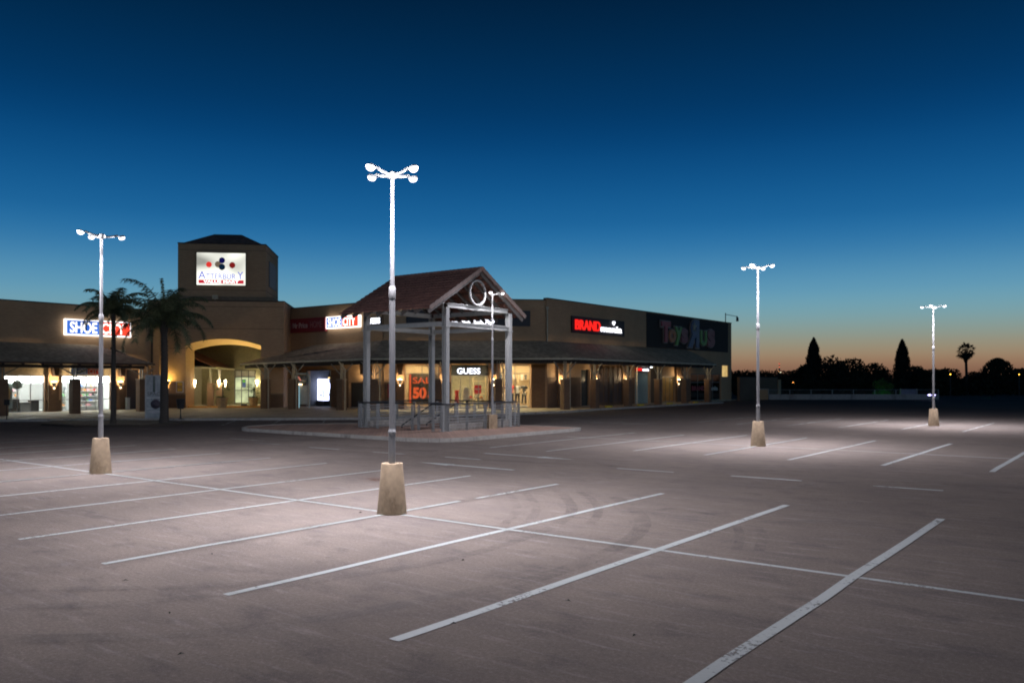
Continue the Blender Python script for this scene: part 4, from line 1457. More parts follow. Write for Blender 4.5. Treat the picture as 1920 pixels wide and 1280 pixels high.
# passage behind the arch
pg = MB()
pg.box(U0 + .4, U1 - .4, 9, 9.3, 0, 7.9)
on('tower', pg.build('rear_wall', mat('olive_plaster', (.22, .20, .11), .9)), tw)
for u0, u1, z0, z1, y in ((1.0, 1.06, .13, 3.0, 1.2),):
    pass
grn = emis('greenish_glow', (.80, .86, .48), .7, .35, 1.2)
b = MB().box(3.1, 4.75, 8.86, 8.98, .3, 2.5)
on('tower', b.build('glazed_door', grn), tw)
fr_ = MB()
for x in (3.06, 3.62, 4.2, 4.75): fr_.box(x - .03, x + .03, 8.78, 8.85, .2, 3.1)
for z in (1.35, 2.5, 3.08): fr_.box(3.04, 4.78, 8.775, 8.852, z - .03, z + .03)
on('tower', fr_.build('door_frame', 'dark_metal'), tw)
on('tower', MB().box(3.15, 4.7, 8.86, 8.98, 2.56, 3.02).build('fanlight', mat('pale_panel', (.5, .5, .42), .6)), tw)
on('tower', MB().box(3.68, 3.98, 8.74, 8.77, 1.6, 2.3).build('door_poster', mat('blue_poster', (.03, .08, .3), .5)), tw)
on('tower', MB().box(3.72, 3.94, 8.735, 8.739, 2.02, 2.24).build('door_poster_emblem', emis('glowing_green_emblem', (.3, .8, .1), .5)), tw)  # printed emblem given its own glow, light put into the colour
b = MB()
for y0, y1 in ((1.5, 2.3), (2.9, 4.0), (4.8, 6.0)):
    b.box(.3, .36, y0, y1, .35, 2.75)
on('tower', b.build('shop_glazing', emis('pale_green_glow', (.86, .92, .62), .9, .4, 1.0)), tw)
on('tower', MB().box(-.2, .29, 1.0, 8.9, .13, 3.4).build('passage_side_wall', 'shop_grey'), tw)
cnp = tiled((2.9, 1.6, 3.22), (2.9, 8.9, 3.22), (-.9, 1.2, 5.0), (-.9, 8.9, 5.0), 9, .04)
c_ = on('tower', cnp.build('passage_canopy', 'tile'), tw)
MB().bar((2.95, 1.55, 3.18), (2.95, 8.9, 3.18), .12, .14).bar((.2, 1.5, 3.2), (2.95, 1.55, 3.18), .1, .14).build('gutter', 'gutter', c_)
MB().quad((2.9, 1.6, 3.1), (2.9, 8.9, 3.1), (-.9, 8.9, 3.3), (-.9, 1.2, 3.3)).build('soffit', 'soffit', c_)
for y, x in ((2.2, 2.5), (5.4, 2.5), (2.6, .9)):
    q = MB().box(x - .22, x + .22, y - .22, y + .22, .13, 2.0).build('column', 'brick_dark')
    on('tower', q, tw)
    MB().box(x - .06, x + .06, y - .06, y + .06, 2.0, 3.2).bar((x, y, 2.35), (x + .02, y - .6, 3.1), .05).bar((x, y, 2.35), (x + .02, y + .6, 3.1), .05).build('post', 'post', q)
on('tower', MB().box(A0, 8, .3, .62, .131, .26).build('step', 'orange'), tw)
on('tower', MB().box(4.9, 8.0, 3.0, 3.1, 3.05, 3.2).build('beam', 'post'), tw)
on('tower', MB().box(A1, A1 + .05, 2.5, 8.9, .13, 3.4).build('passage_side_wall', 'shop_grey'), tw)
on('tower', MB().box(5.2, 6.6, 8.8, 8.9, .3, 3.0).build('dark_shopfront', 'glass_dark'), tw)

MT['amber'] = emis('amber_sconce', (1.0, .70, .20), 460)
o_glow, o_tip = MT['wallglow'], MT['tip']
MT['wallglow'] = MT['amber']
sconce('tower', -.12, 'amber wall light on the outer edge of the arch pier, half behind a palm trunk', 1.95, .02)
MT['wallglow'] = emis('passage_sconce', (1.0, .82, .50), 150)
for u, o_, lb in ((1.5, -1.3, 'bright wall light just inside the arch on its left'), (2.5, -5.1, 'wall light on the brown column in the arch passage'), (4.95, -8.6, 'wall light right of the glazed door at the end of the passage'), (3.05, -4.9, 'wall light in the passage left of the potted plant')):
    t = thing('wall_light', W('tower', u, o_, 2.0), lb, 'wall light', rotz('tower'), 'wall lights under the arch')
    MB().lathe([(.03, -.2), (.07, -.05), (.12, .15), (.11, .22), (.002, .25)], 12).build('lamp', 'wallglow', t)
    MB().lathe([(.002, -.34), (.03, -.3), (.03, -.22), (.02, -.2)], 10).build('tip', 'tip', t)
    MB().bar((0, 0, 0.3), (-.0, .12, .3), .04).bar((0, 0, .24), (0, 0, .31), .03).build('bracket', 'galv_dull', t)
MT['wallglow'] = o_glow
t = thing('flood_light', W('tower', 5.3, -.75, .262), 'amber up light sunk in the floor of the arch behind the amber lit step', 'flood light', rotz('tower'))
MB().box(-.2, -.15, -.2, .2, 0, .17).box(.15, .2, -.2, .2, 0, .17).box(-.149, .149, -.2, -.15, 0, .17).box(-.149, .149, .15, .2, 0, .17).box(-.149, .149, -.149, .149, 0, .03).build('housing', 'dark_metal', t)
MB().quad((-.13, -.13, .05), (.13, -.13, .05), (.13, .13, .05), (-.13, .13, .05)).build('lens', emis('amber_flood', (1.0, .86, .30), 1500), t)
t = thing('ledge_flood_light', W('tower', 3.3, .1, 8.3), 'small square flood light on the ledge below the balloon sign', 'flood light', rotz('tower'))
MB().box(-.2, .2, -.1, .1, .08, .38).box(-.03, .03, -.03, .03, 0, .08).build('housing', 'gutter', t)
# notice on the pier
t = thing('notice_board', W('tower', .74, .02, 1.72), 'small framed notice on the amber lit arch pier', 'notice', rotz('tower'))
MB().box(-.27, .27, -.03, 0, -.42, .42).build('frame', 'whitecloth', t)
MB().box(-.21, .21, -.036, -.031, -.36, .36).build('sheet', mat('brown_notice', (.45, .27, .07), .6), t)
MB().box(-.16, .16, -.042, -.037, .12, .3).box(-.16, .16, -.042, -.037, -.3, -.12).build('print', mat('yellow_print', (.75, .5, .06), .6), t)

# balloon sign
s = thing('tower_sign', W('tower', 3.66, -.38, 10.71), 'bright white lit sign with five balloons on the tower', 'sign', rotz('tower'))


def uneven_light(name):
    """light box face: tubes behind it, some of them failing"""
    m, n, out = new_mat(name)
    e = node(n, 'ShaderNodeEmission')
    f = noise(n, pos(n, (.55, 1, .75)), .62, 1)
    e.inputs[0].default_value = (.96, .97, .86, 1)
    n.links.new(mapr(n, f, .36, .62, .36, 1.5), e.inputs[1])
    n.links.new(e.outputs[0], out.inputs[0])
    return m


MB().box(-1.8, 1.8, -.1, .05, -1.23, 1.23).build('light_box', uneven_light('tower_light_box'), s)
MB().box(-1.88, -1.802, -.13, .0, -1.3, 1.3).box(1.802, 1.88, -.13, .0, -1.3, 1.3).box(-1.802, 1.802, -.13, 0, 1.235, 1.3).box(-1.802, 1.802, -.13, 0, -1.3, -1.235).build('frame', mat('sign_frame', (.2, .15, .08), .6), s)


def balloon(x, z, r, c, k, kk):
    pts = [(x + r * math.sin(a), z + r * 1.03 * math.cos(a)) for a in [-2 * PI * i / 24 for i in range(24)]]
    q = MB().plate(pts, -.108 - .006 * kk, -.102 - .006 * kk)
    q.plate([(x - .03, z - r * 1.2), (x + .03, z - r * 1.2), (x, z - r * .98)], -.108 - .006 * kk, -.102 - .006 * kk)
    q.build('balloon', emis('balloon_print', c, k), s)


balloon(-.90, .33, .21, (.95, .05, .04), .8, 0)
balloon(-.24, .36, .225, (.26, .2, .14), .6, 0)
balloon(.06, .66, .225, (.01, .012, .16), .45, 1)
balloon(.06, .16, .235, (.006, .03, .07), .5, 2)
balloon(.82, .31, .225, (.34, .02, .02), .6, 0)
blue = emis('blue_sign_letter', (.12, .16, .80), .9)
text('A', .55, .56, blue, s, -1.68, -.76, -.102, .006, .0)
text('TTERBUR', 2.2, .40, blue, s, -1.12, -.76, -.102, .006, .0)
text('Y', .42, .56, blue, s, 1.2, -.76, -.102, .006, .0)
MB().box(-1.66, 1.66, -.108, -.102, -1.1, -.84).build('red_band', emis('red_sign_band', (.72, .02, .05), .8), s)
text('VALUE MART', 2.6, .20, emis('white_sign_letter', (1, .92, .92), 2.0), s, -1.3, -1.07, -.11, .006, .03)

# potted plants
random.seed(11)


def planter(u, o_, k, label):
    t = thing('potted_plant', W('tower', u, o_, .131 if o_ > -.2 else .14), label, 'potted plant', rotz('tower'))
    MB().lathe([(.30 * k, 0), (.44 * k, .68 * k), (.50 * k, .70 * k), (.51 * k, .80 * k), (.44 * k, .80 * k), (.42 * k, .74 * k), (.002, .73 * k)], 8, smooth=False).build('pot', 'pot', t)
    MB().tube([(0, 0, .7 * k), (.04, 0, 1.2 * k), (-.02, .02, 1.7 * k)], [.06, .05, .04], 8).build('stem', 'bark', t)
    lf = MB()
    for i in range(70):
        a = random.uniform(0, 2 * PI)
        r = random.uniform(.15, .75) * k
        z = random.uniform(1.35, 2.15) * k - r * .15
        c = Vector((r * math.cos(a), r * math.sin(a), z))
        d = Vector((math.cos(a), math.sin(a), random.uniform(-.5, .4))).normalized() * random.uniform(.12, .26)
        sd_ = Vector((-math.sin(a), math.cos(a), random.uniform(-.5, .5))).normalized() * .06
        lf.quad(c - d, c + sd_, c + d, c - sd_)
    for i in range(50):
        a = random.uniform(0, 2 * PI)
        c = Vector((.36 * k * math.cos(a), .36 * k * math.sin(a), .84 * k))
        d = Vector((math.cos(a) * .1, math.sin(a) * .1, random.uniform(-.05, .16)))
        sd_ = Vector((-math.sin(a) * .05, math.cos(a) * .05, 0))
        lf.quad(c - d, c + sd_, c + d, c - sd_)
    lf.build('foliage', 'leaf_green', t)


planter(3.92, .55, 1.0, 'large faceted terracotta pot with leafy plant in the middle of the arch')
planter(5.5, -3.6, .85, 'smaller potted plant deeper in the passage beside the brick column')

# ================================================================ LEFT WING
left_wing = thing('shop_wing', (-48.2, 12, 0), 'low tan brick wing with brightly lit shoe shop windows under a tiled veranda', 'building')
holes = [(12.6, 15.13, .13, 2.53), (16.2, 19.58, .13, 2.53), (20.72, 21.7, .13, 3.0)]
on('left', wall(-14, 23.2, 0, 7.36, holes).build('wall', 'brick'), left_wing)
on('left', MB().box(-14, 23.2, -.04, .34, 7.36, 7.43).build('coping', 'coping'), left_wing)
on('left', MB().box(-14, 23.2, .3, 14, 6.9, 7.0).build('roof', 'coping'), left_wing)
for a, c, z1 in ((15.17, 16.16, .9), (19.62, 20.68, 1.9), (21.74, 23.2, 1.9), (8, 12.56, .9)):
    on('left', MB().box(a, c, -.022, -.002, .13, z1).build('plinth', 'brick_dark'), left_wing)
on('left', MB().box(12.6, 20.6, -.024, -.002, 2.56, 4.4).build('plaster_band', mat('cream_plaster', (.62, .5, .34), .85)), left_wing)
for u, lb in ((15.62, 'wall light between the two shoe shop windows'), (20.14, 'wall light right of the shoe shop windows behind the palm trunk')):
    on('left', MB().box(u - .33, u + .33, -.2, -.026, .13, 1.88).build('pier', 'brick_dark'), left_wing)
    on('left', MB().box(u - .33, u + .33, -.18, -.026, 1.88, 3.2).build('pier', 'brick'), left_wing)
    on('left', MB().plate([(u - .12, 2.5), (u + .12, 2.5), (u + .2, 3.2), (u - .2, 3.2)], -.6, -.183).build('corbel', 'brick_dark'), left_wing)
    sconce('left', u, lb, 1.86, .21)
on('left', MB().box(20.74, 21.68, .2, .26, .13, 3.0).build('door', mat('dark_door', (.05, .035, .03), .5)), left_wing)
offl = Vector(left_wing.location)
le0, le1, lt0, lt1, lh = (-43.2, -14, 3.32), (-43.2, 20.0, 3.32), (-48.15, -14, 4.68), (-48.15, 18.4, 4.68), (-48.15, 22.4, 3.36)
q = tiled(Vector(le0) - offl, Vector(le1) - offl, Vector(lt0) - offl, Vector(lt1) - offl, 14, .035)
v_ = q.build('veranda_roof', 'tile_dark', left_wing)
h_ = tiled(Vector(le1) - offl, Vector(lh) - offl, Vector(lt1) - offl, Vector(lt1) - offl, 14, .035).build('hip_end', 'tile_dark', v_)
gb = MB()
gb.bar(Vector(le0) - offl + Vector((0, 0, -.03)), Vector(le1) - offl + Vector((0, 0, -.03)), .12, .12)
gb.bar(Vector(le1) - offl + Vector((0, 0, -.03)), Vector(lh) - offl + Vector((0, 0, -.03)), .12, .12)
gb.build('gutter', 'coping', v_)
sb = MB()
dz = Vector((0, 0, -.07))
sb.quad(Vector(le0) - offl + dz, Vector(le1) - offl + dz, Vector(lt1) - offl + dz * 2, Vector(lt0) - offl + dz * 2)
sb.quad(Vector(le1) - offl + dz, Vector(lh) - offl + dz, Vector(lt1) - offl + dz * 2)
sb.box(4.35, 4.5, -26, 7.6, 3.0, 3.2)
for k in range(30):
    y = 7.5 - k * 1.1
    sb.bar((5.0, y, 3.2), (.1, y, 4.5), .06, .12)
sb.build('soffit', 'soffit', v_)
for y in (10.86, 15.06, 19.45):
    pillar(-43.85, y, left_wing, R(90), zb=2.25, ztop=3.1, pipe=1 if y > 18 else 0)
f1 = window('left', left_wing, 12.64, 15.1, .16, 2.5, 3, (.92, 2.02), fw=.04, set_in=.06)
f2 = window('left', left_wing, 16.24, 19.55, .16, 2.5, 4, (.92, 2.02), fw=.04, set_in=.06)
room('left', 12.2, 20.0, 4.2, 3.0, 'shop_white')
on('left', MB().box(12.62, 15.12, .34, .4, 2.05, 2.5).box(16.22, 19.56, .34, .4, 2.05, 2.5).build('light_box', 'band_light'), left_wing)
k = 0
for u, lb in ((13.3, 'first'), (15.2, 'second'), (17.2, 'third'), (19.0, 'fourth')):
    strip('left', u - .75, u + .75, -1.6, 2.86, lb + ' white tube light from the left on the shoe shop ceiling', 'white_strip', .14)
random.seed(21)
BOXC = [('red', (.55, .06, .05)), ('black', (.02, .02, .025)), ('orange', (.7, .28, .06)), ('grey', (.35, .35, .35)), ('brown', (.25, .13, .07)), ('pink', (.75, .35, .4)), ('blue', (.08, .15, .5)), ('green', (.15, .4, .15))]
BM = {k: mat('shoe_' + k, c, .6) for k, c in BOXC}


def shoe(c, x, y, z, rz):
    """a shoe: sole and upper in one outline"""
    m = MB().plate([(-.13, 0), (.14, 0), (.15, .04), (.06, .075), (.0, .11), (-.02, .15), (-.13, .15)], -.045, .045)
    o = m.build('shoe', BM[c], None, (x, y, z), (0, 0, rz), .008)
    return tag(o, c + ' shoe on the white shelves in the lit shop windows', 'shoe', c + ' shoes on the lit shelves')


for (u0, u1, o_, lb) in ((12.75, 15.0, -3.6, 'white wall shelves of shoes behind the left shop window'), (16.4, 17.7, -2.8, 'white shoe shelves behind the middle of the right shop window'), (18.0, 19.5, -1.9, 'white shoe shelves nearest the glass at the right end of the shop')):
    t = thing('shoe_shelf', W('left', (u0 + u1) / 2, o_, .14), lb, 'shelf', rotz('left'))
    L = (u1 - u0) / 2
    zs = (.25, .6, .95, 1.3, 1.62)
    for z in zs: MB().box(-L, L, -.17, .17, z, z + .03).build('shelf_board', 'shop_white', t)
    MB().box(-L - .03, -L - .001, -.17, .17, 0, 1.9).box(L + .001, L + .03, -.17, .17, 0, 1.9).build('side_panel', 'shop_white', t)
    MB().box(-L, L, .172, .19, 0, 1.9).build('back_panel', 'shop_white', t)
    for z in zs:
        u = u0 + .12
        while u < u1 - .12:
            if random.random() < .93:
                x, y, zz = W('left', u, o_ + .02, z + .171)
                shoe(random.choice(BOXC)[0], x, y, zz, rotz('left') + random.uniform(-.3, .3) + (PI / 2 if random.random() < .4 else 0))
            u += random.uniform(.16, .27)
for u, ww, hh, m_, lb in ((13.55, .55, .86, 'black', 'black counter behind the left shoe shop window'), (14.2, .62, .62, 'galv', 'pale grey counter beside the black one in the left shop window'), (14.8, .5, .78, 'black', 'second black counter at the right end of the left shop window')):
    t = thing('counter', W('left', u, -.9, .14), lb, 'counter', rotz('left'))
    MB().box(-ww / 2, ww / 2, -.25, .25, 0, hh).build('body', m_, t, bevel=.01)
    MB().box(-ww / 2 - .03, ww / 2 + .03, -.28, .28, hh + .001, hh + .04).build('counter_top', 'shop_white', t)
t = thing('window_poster', W('left', 12.95, -.28, 1.3), 'tall pale poster with orange figure at the left edge of the shoe shop window', 'poster', rotz('left'))
MB().box(-.25, .3, 0, .01, -.9, .72).build('sheet', mat('pale_poster', (.7, .72, .7), .6), t)
MB().plate([(-.1, -.5), (.1, -.5), (.22, .1), (.05, .6), (-.12, .1)], -.008, -.001).build('figure_print', mat('orange_print_dull', (.8, .45, .2), .6), t)
t = thing('window_poster', W('left', 13.5, -.28, 1.95), 'round grey green poster high in the left shoe shop window', 'poster', rotz('left'))
MB().plate([(.32 * math.sin(a), .3 * math.cos(a)) for a in [-2 * PI * i / 20 for i in range(20)]], -.1, -.05).build('sheet', mat('grey_green_poster', (.5, .62, .6), .6), t)
t = thing('wire_basket', W('left', 12.85, -.75, .14), 'black wire basket rack at the bottom left of the shoe shop window', 'basket', rotz('left'))
q = MB()
for z in (.05, .2, .35, .5):
    for y in (-.15, .15): q.bar((-.3, y, z), (.3, y, z), .02)
for x in (-.3, -.15, 0, .15, .3):
    for y in (-.15, .15): q.bar((x, y, 0), (x, y, .52), .02)
q.build('wire_frame', 'black', t)
shoe_sign('left', 18.6, 5.84, 4.57, 1.1, 'large lit blue and red box sign half hidden by palm leaves on the left wing', 1.5, out=.15)
s_ = shoe_sign('left', 17.8, 2.84, 2.2, .46, 'small unlit blue and red sign strip above the right shoe shop window', 1, False, .17)
for u in (18.9,):
    on('left', MB().box(u, u + .5, -.02, -.002, 6.8, 6.95).build('vent', 'coping'), left_wing)
t = thing('downpipe', W('left', 22.55, .12, 0), 'dark downpipe on the wall between the left wing and the tower', 'pipe', rotz('left'))
MB().tube([(0, 0, .13), (0, 0, 6.6)], .08, 8).box(-.16, .16, -.12, .12, 6.6, 6.95).build('pipe', 'coping', t)
t = thing('utility_box', W('left', 20.55, .45, .13), 'slim pale grey post box at the foot of the wall right of the shoe shop', 'utility box', rotz('left'))
MB().box(-.12, .12, -.12, .12, 0, .82).build('body', 'galv_dull', t, bevel=.02)
MB().box(-.14, .14, -.14, .14, .822, .86).build('lid', 'galv_dull', t)

# totem, bin, sign post
t = thing('notice_totem', (-33.7, 14.7, .13), 'tall grey glazed notice panel with SPACE lettering beside the right palm', 'notice panel', R(58))
MB().box(-.46, .46, -.05, .05, .0, 2.34).build('panel', mat('grey_glass_panel', (.30, .34, .35), .35, stain=((.08, .11, .11), 1.1, .5, .7)), t)
MB().box(-.5, -.462, -.07, .07, 0, 2.4).box(.462, .5, -.07, .07, 0, 2.4).box(-.462, .462, -.07, .07, 2.34, 2.4).build('frame', 'galv_dull', t)
MB().box(-.1, .02, -.058, -.051, 1.45, 2.34).build('dark_strip', mat('dark_green_strip', (.03, .07, .06), .4), t)
text('SPACE', .8, .2, mat('grey_print', (.14, .14, .14), .6), t, -.38, 1.25, -.052, .004, .01)
text('777', .3, .12, mat('grey_print2', (.13, .11, .12), .6), t, -.05, .98, -.052, .004, .01, name='number')
MB().box(-.42, .42, -.056, -.0515, 1.12, 1.14).box(-.42, .42, -.056, -.0515, .52, .54).build('rule_line', 'shop_white', t)
MB().lathe([(.002, -.01), (.26, -.008), (.26, .008), (.002, .01)], 20).build('photo_print', mat('dark_photo', (.09, .07, .09), .5, var=.6, scale=12), t, loc=(.05, -.055, .78), rot=(R(90), 0, 0))
MB().plate([(.29 * math.sin(a), .36 + .1 * math.cos(a)) for a in [-2 * PI * i / 20 for i in range(20)]], -.062, -.052).build('oval_emblem', mat('oval_print', (.5, .5, .5), .6), t)
t = thing('litter_bin', (-31.6, 15.0, .131), 'dark litter bin on a thin stand beside the right palm', 'bin', R(50))
MB().lathe([(.16, .55), (.24, 1.05), (.26, 1.07), (.25, 1.1), (.22, 1.09), (.15, .6)], 12).build('bucket', 'dark_metal', t)
MB().lathe([(.16, 0), (.05, .04), (.03, .3), (.035, .55)], 10).build('stand', 'dark_metal', t)
t = thing('sign_post', (-38.3, 8.95, .13), 'thin black post with a small square plate in front of the left shop window', 'sign post', R(58))
MB().tube([(0, 0, 0), (0, 0, .95)], .022, 8).build('post', 'black', t)
MB().box(-.13, .13, -.015, .015, .78, 1.08).build('plate', 'black', t)


# ================================================================ PALMS
def frond(mb, rb, base, az_, el, L, droop, n=26, wd=.6):
    """one feather leaf: arching midrib with hanging leaflets"""
    pts = []
    p = Vector(base)
    a = el
    for i in range(n + 1):
        pts.append(p.copy())
        a -= droop / n * (.5 + i / n)
        p = p + Vector((math.cos(az_) * math.cos(a), math.sin(az_) * math.cos(a), math.sin(a))) * (L / n)
    rb.tube(pts[::3] + [pts[-1]], [max(.006, .03 * (1 - i / (n / 3 + 1))) for i in range(len(pts[::3]) + 1)], 5)
    side = Vector((-math.sin(az_), math.cos(az_), 0))
    for i in range(2, n + 1):
        t = i / n
        l = wd * math.sin(min(1, t * 1.25 + .12) * PI * .86) * random.uniform(.8, 1.1) + .08
        d = (pts[i] - pts[i - 1]).normalized()
        for s_ in (-1, 1):
            for kk in range(3):
                tip = pts[i] + (side * s_ * random.uniform(.5, .95) + d * random.uniform(.25, .7) + Vector((0, 0, -random.uniform(.1, 1.1)))).normalized() * l
                mid = pts[i].lerp(tip, .5) + Vector((0, 0, .05 * l))
                w_ = d * .017
                o = pts[i] + d * (kk * .33 * L / n)
                mb.add([o - w_, o + w_, mid + w_ * 1.1, mid - w_ * 1.1, tip], [(0, 1, 2, 3), (3, 2, 4)])


def feather_palm(x, y, h, label, r0, nf, L, seed):
    random.seed(seed)
    t = thing('palm_tree', (x, y, .10), label, 'palm tree', group='feather palms in the planting bed')
    tr = MB()
    ps = [(0, 0, -.05), (.02, .01, .4), (.03, .0, h * .4), (.01, .02, h * .75), (.0, .0, h)]
    tr.tube(ps, [r0 * 1.35, r0 * 1.1, r0, r0 * .85, r0 * .8], 14)
    for i in range(18):
        z = .3 + i * (h - .5) / 18
        tr.lathe([(r0 * .96, z), (r0 * 1.02, z + .02), (r0 * .9, z + .04)], 14, (.02, .01, 0))
    tr.build('trunk', 'bark', t)
    MB().tube([(0, 0, h - .05), (0, 0, h + .25), (0, 0, h + .75)], [r0 * .8, r0 * 1.05, r0 * .5], 12).build('crown_shaft', 'bark', t)
    fm_, rb = MB(), MB()
    for i in range(nf):
        az_ = i * 2.4 + random.uniform(-.25, .25)
        f = i / nf
        el = R(80) - f * R(62) + random.uniform(-.12, .12)
        frond(fm_, rb, (0, 0, h + .6 - .25 * f), az_, el, L * random.uniform(.85, 1.12), R(88) + f * R(30), wd=.66 if L > 2 else .5)
    if L > 2:
        frond(fm_, rb, (0, 0, h + .6), 2.9, R(88), L * .75, R(22), wd=.10)
    fm_.build('crown', 'frond', t)
    rb.build('midribs', 'frond', t)


feather_palm(-30.47, 10.71, 5.0, 'smaller feather palm standing left, its crown half over the lit sign', .115, 16, 1.9, 4)
feather_palm(-29.46, 12.8, 4.5, 'larger feather palm with wide drooping crown in front of the tower', .19, 24, 3.0, 9)


# ================================================================ BEYOND THE CAR PARK
def leaf_cloud(mb, blobs, n, size, rnd):
    """leaf faces spread through the volume of overlapping rounded masses, thicker near their skins"""
    tot = sum(b[3] * b[4] * b[5] for b in blobs)
    for (cx, cy_, cz, rx, ry, rz_) in blobs:
        m = max(12, int(n * rx * ry * rz_ / tot))
        for _ in range(m):
            d = Vector((rnd.gauss(0, 1), rnd.gauss(0, 1), rnd.gauss(0, 1))).normalized()
            q = rnd.random() ** .38 * rnd.choice((1, 1, 1, 1.1))
            p = Vector((cx + d.x * rx * q, cy_ + d.y * ry * q, cz + d.z * rz_ * q))
            if p.z < .1: continue
            a = Vector((rnd.gauss(0, 1), rnd.gauss(0, 1), rnd.gauss(0, 1))).normalized()
            b = a.orthogonal().normalized()
            s = size * rnd.uniform(.5, 1.3)
            mb.quad(p - a * s, p + b * s * .55, p + a * s, p - b * s * .55)


def tree(name, x, y, h, wd, label, cat='tree', shape='round', m='leaf', n=2600, seed=0, grp='trees beyond the car park', size=.34):
    rnd = random.Random(seed)
    t = thing(name, (x, y, 0), label, cat, 0, grp)
    tr = MB()
    prof = None
    if shape == 'dome':
        prof = lambda f: wd / 2 * (1 - f ** 2.4) ** .55 * (1 + .03 * math.sin(f * 17))
        tr.tube([(0, 0, 0), (.1, 0, h * .3), (.0, .1, h * .6)], [.3, .2, .1], 8)
        bl = []
    elif shape == 'cone':
        prof = lambda f: wd / 2 * min(1, .78 + f * 1.2) * max(.0, 1 - f ** 3.0) ** .85 * (1 + .06 * math.sin(f * 23 + seed)) + .03
        tr.tube([(0, 0, 0), (0, 0, h * .5), (0, 0, h * .93)], [.28, .2, .03], 8)
        bl = []
    else:
        tr.tube([(0, 0, 0), (.1, 0, h * .3), (.0, .1, h * .55)], [.25, .19, .12], 8)
        bl = []
        for i in range(5):
            a = rnd.uniform(0, 2 * PI)
            e = (wd * .33 * math.cos(a), wd * .33 * math.sin(a), h * rnd.uniform(.55, .8))
            tr.tube([(.05, .02, h * .33), (e[0] * .5, e[1] * .5, h * .5), e], [.11, .07, .03], 6)
        k = 15 if shape == 'round' else 9
        for i in range(k):
            a = rnd.uniform(0, 2 * PI)
            r = wd / 2 * math.sqrt(rnd.random()) * .8
            top = h * (1 - .45 * (r / (wd / 2)) ** 2)
            zz = rnd.uniform(.32, .86) * top
            rr = wd * rnd.uniform(.13, .24)
            bl.append((r * math.cos(a), r * math.sin(a), min(zz, h - rr * .8), rr, rr, rr * .8))
        bl.append((0, 0, h * .72, wd * .27, wd * .27, h * .27))
        bl.append((wd * .12, 0, h * .3, wd * .42, wd * .42, h * .3))
    tr.build('trunk', 'trunk', t)
    mb = MB()
    if prof:
        for _ in range(n):
            f = rnd.random() ** 1.15
            a = rnd.uniform(0, 2 * PI)
            lump = 1 + .10 * math.sin(3 * a + f * 9 + seed) * math.sin(f * 31 + a)
            r = prof(f) * lump * rnd.random() ** .3 * rnd.choice((1, 1, 1, 1, 1.07))
            p = Vector((r * math.cos(a), r * math.sin(a), .15 + f * (h - .25)))
            up = Vector((math.cos(a) * .35 + rnd.uniform(-.3, .3), math.sin(a) * .35 + rnd.uniform(-.3, .3), 1)).normalized()
            sd = Vector((-math.sin(a) + rnd.uniform(-.5, .5), math.cos(a) + rnd.uniform(-.5, .5), 0)).normalized()
            k = size * rnd.uniform(.6, 1.3)
            mb.quad(p - up * k, p + sd * k * .5, p + up * k, p - sd * k * .5)
    else:
        leaf_cloud(mb, bl, n, size, rnd)
    mb.build('crown', m, t)
    return t


def far(px, d):
    """point on the ground at distance d along a bearing, bearings counted from the optical axis to the right in units of its tangent"""
    a = -.6539 + math.atan(px)
    L = d / math.cos(math.atan(px))
    return (10.2 + L * math.sin(a), -10 + L * math.cos(a))


tan_ = lambda x: (x - 960) / 1562.5
# (bearing, distance, height, width, shape, seed, label)
TR = [(1526, 128, 8.7, 2.7, 'cone', 1, 'tall dark conical cypress left of the far lamp post, the broader of the two'),
      (1692, 128, 8.45, 2.6, 'cone', 2, 'slimmer dark conical cypress right of the green lit bush'),
      (1392, 150, 4.0, 9, 'round', 3, 'dark low tree just clear of the end of the yard wall'),
      (1440, 150, 4.0, 10, 'round', 4, 'dark low tree behind the lamp post beyond the open bays'),
      (1488, 140, 3.9, 8, 'round', 5, 'dark rounded tree behind the orange street light left of the broad cypress'),
      (1510, 122, 4.6, 3.4, 'round', 6, 'ragged small tree at the left foot of the broad cypress'),
      (1560, 126, 5.9, 7.2, 'round', 7, 'dark full tree directly right of the broad cypress'),
      (1597, 128, 5.6, 7.2, 'round', 8, 'dark full tree with flat top midway between the cypresses'),
      (1640, 128, 4.9, 6.4, 'loose', 9, 'looser tree behind the green lit bush'),
      (1718, 130, 4.5, 4.6, 'loose', 10, 'thin topped tree at the right foot of the slim cypress'),
      (1752, 135, 4.0, 7, 'round', 11, 'low dark tree behind the farthest lamp post'),
      (1782, 135, 4.1, 6, 'loose', 12, 'low dark tree behind the small yellow street light left of the fan palm'),
      (1832, 138, 3.7, 7.5, 'round', 13, 'low dark tree at the foot of the fan palm'),
      (1871, 132, 5.7, 6.4, 'dome', 14, 'broad domed dark tree right of the fan palm'),
      (1915, 138, 4.2, 6.5, 'loose', 15, 'low tree at the right edge of the view'),
      (1960, 138, 4.0, 8, 'round', 16, 'low tree half cut off beyond the right edge')]
for px, d, h, wd, shp, sd_, lb in TR:
    x, y = far(tan_(px), d)
    tree('cypress_tree' if shp == 'cone' else 'dark_tree', x, y, h, wd, lb, 'tree', shp, 'leaf_dark' if shp == 'cone' else 'leaf', 4200 if shp == 'cone' else 4600, sd_, size=.24 if shp == 'cone' else .22)
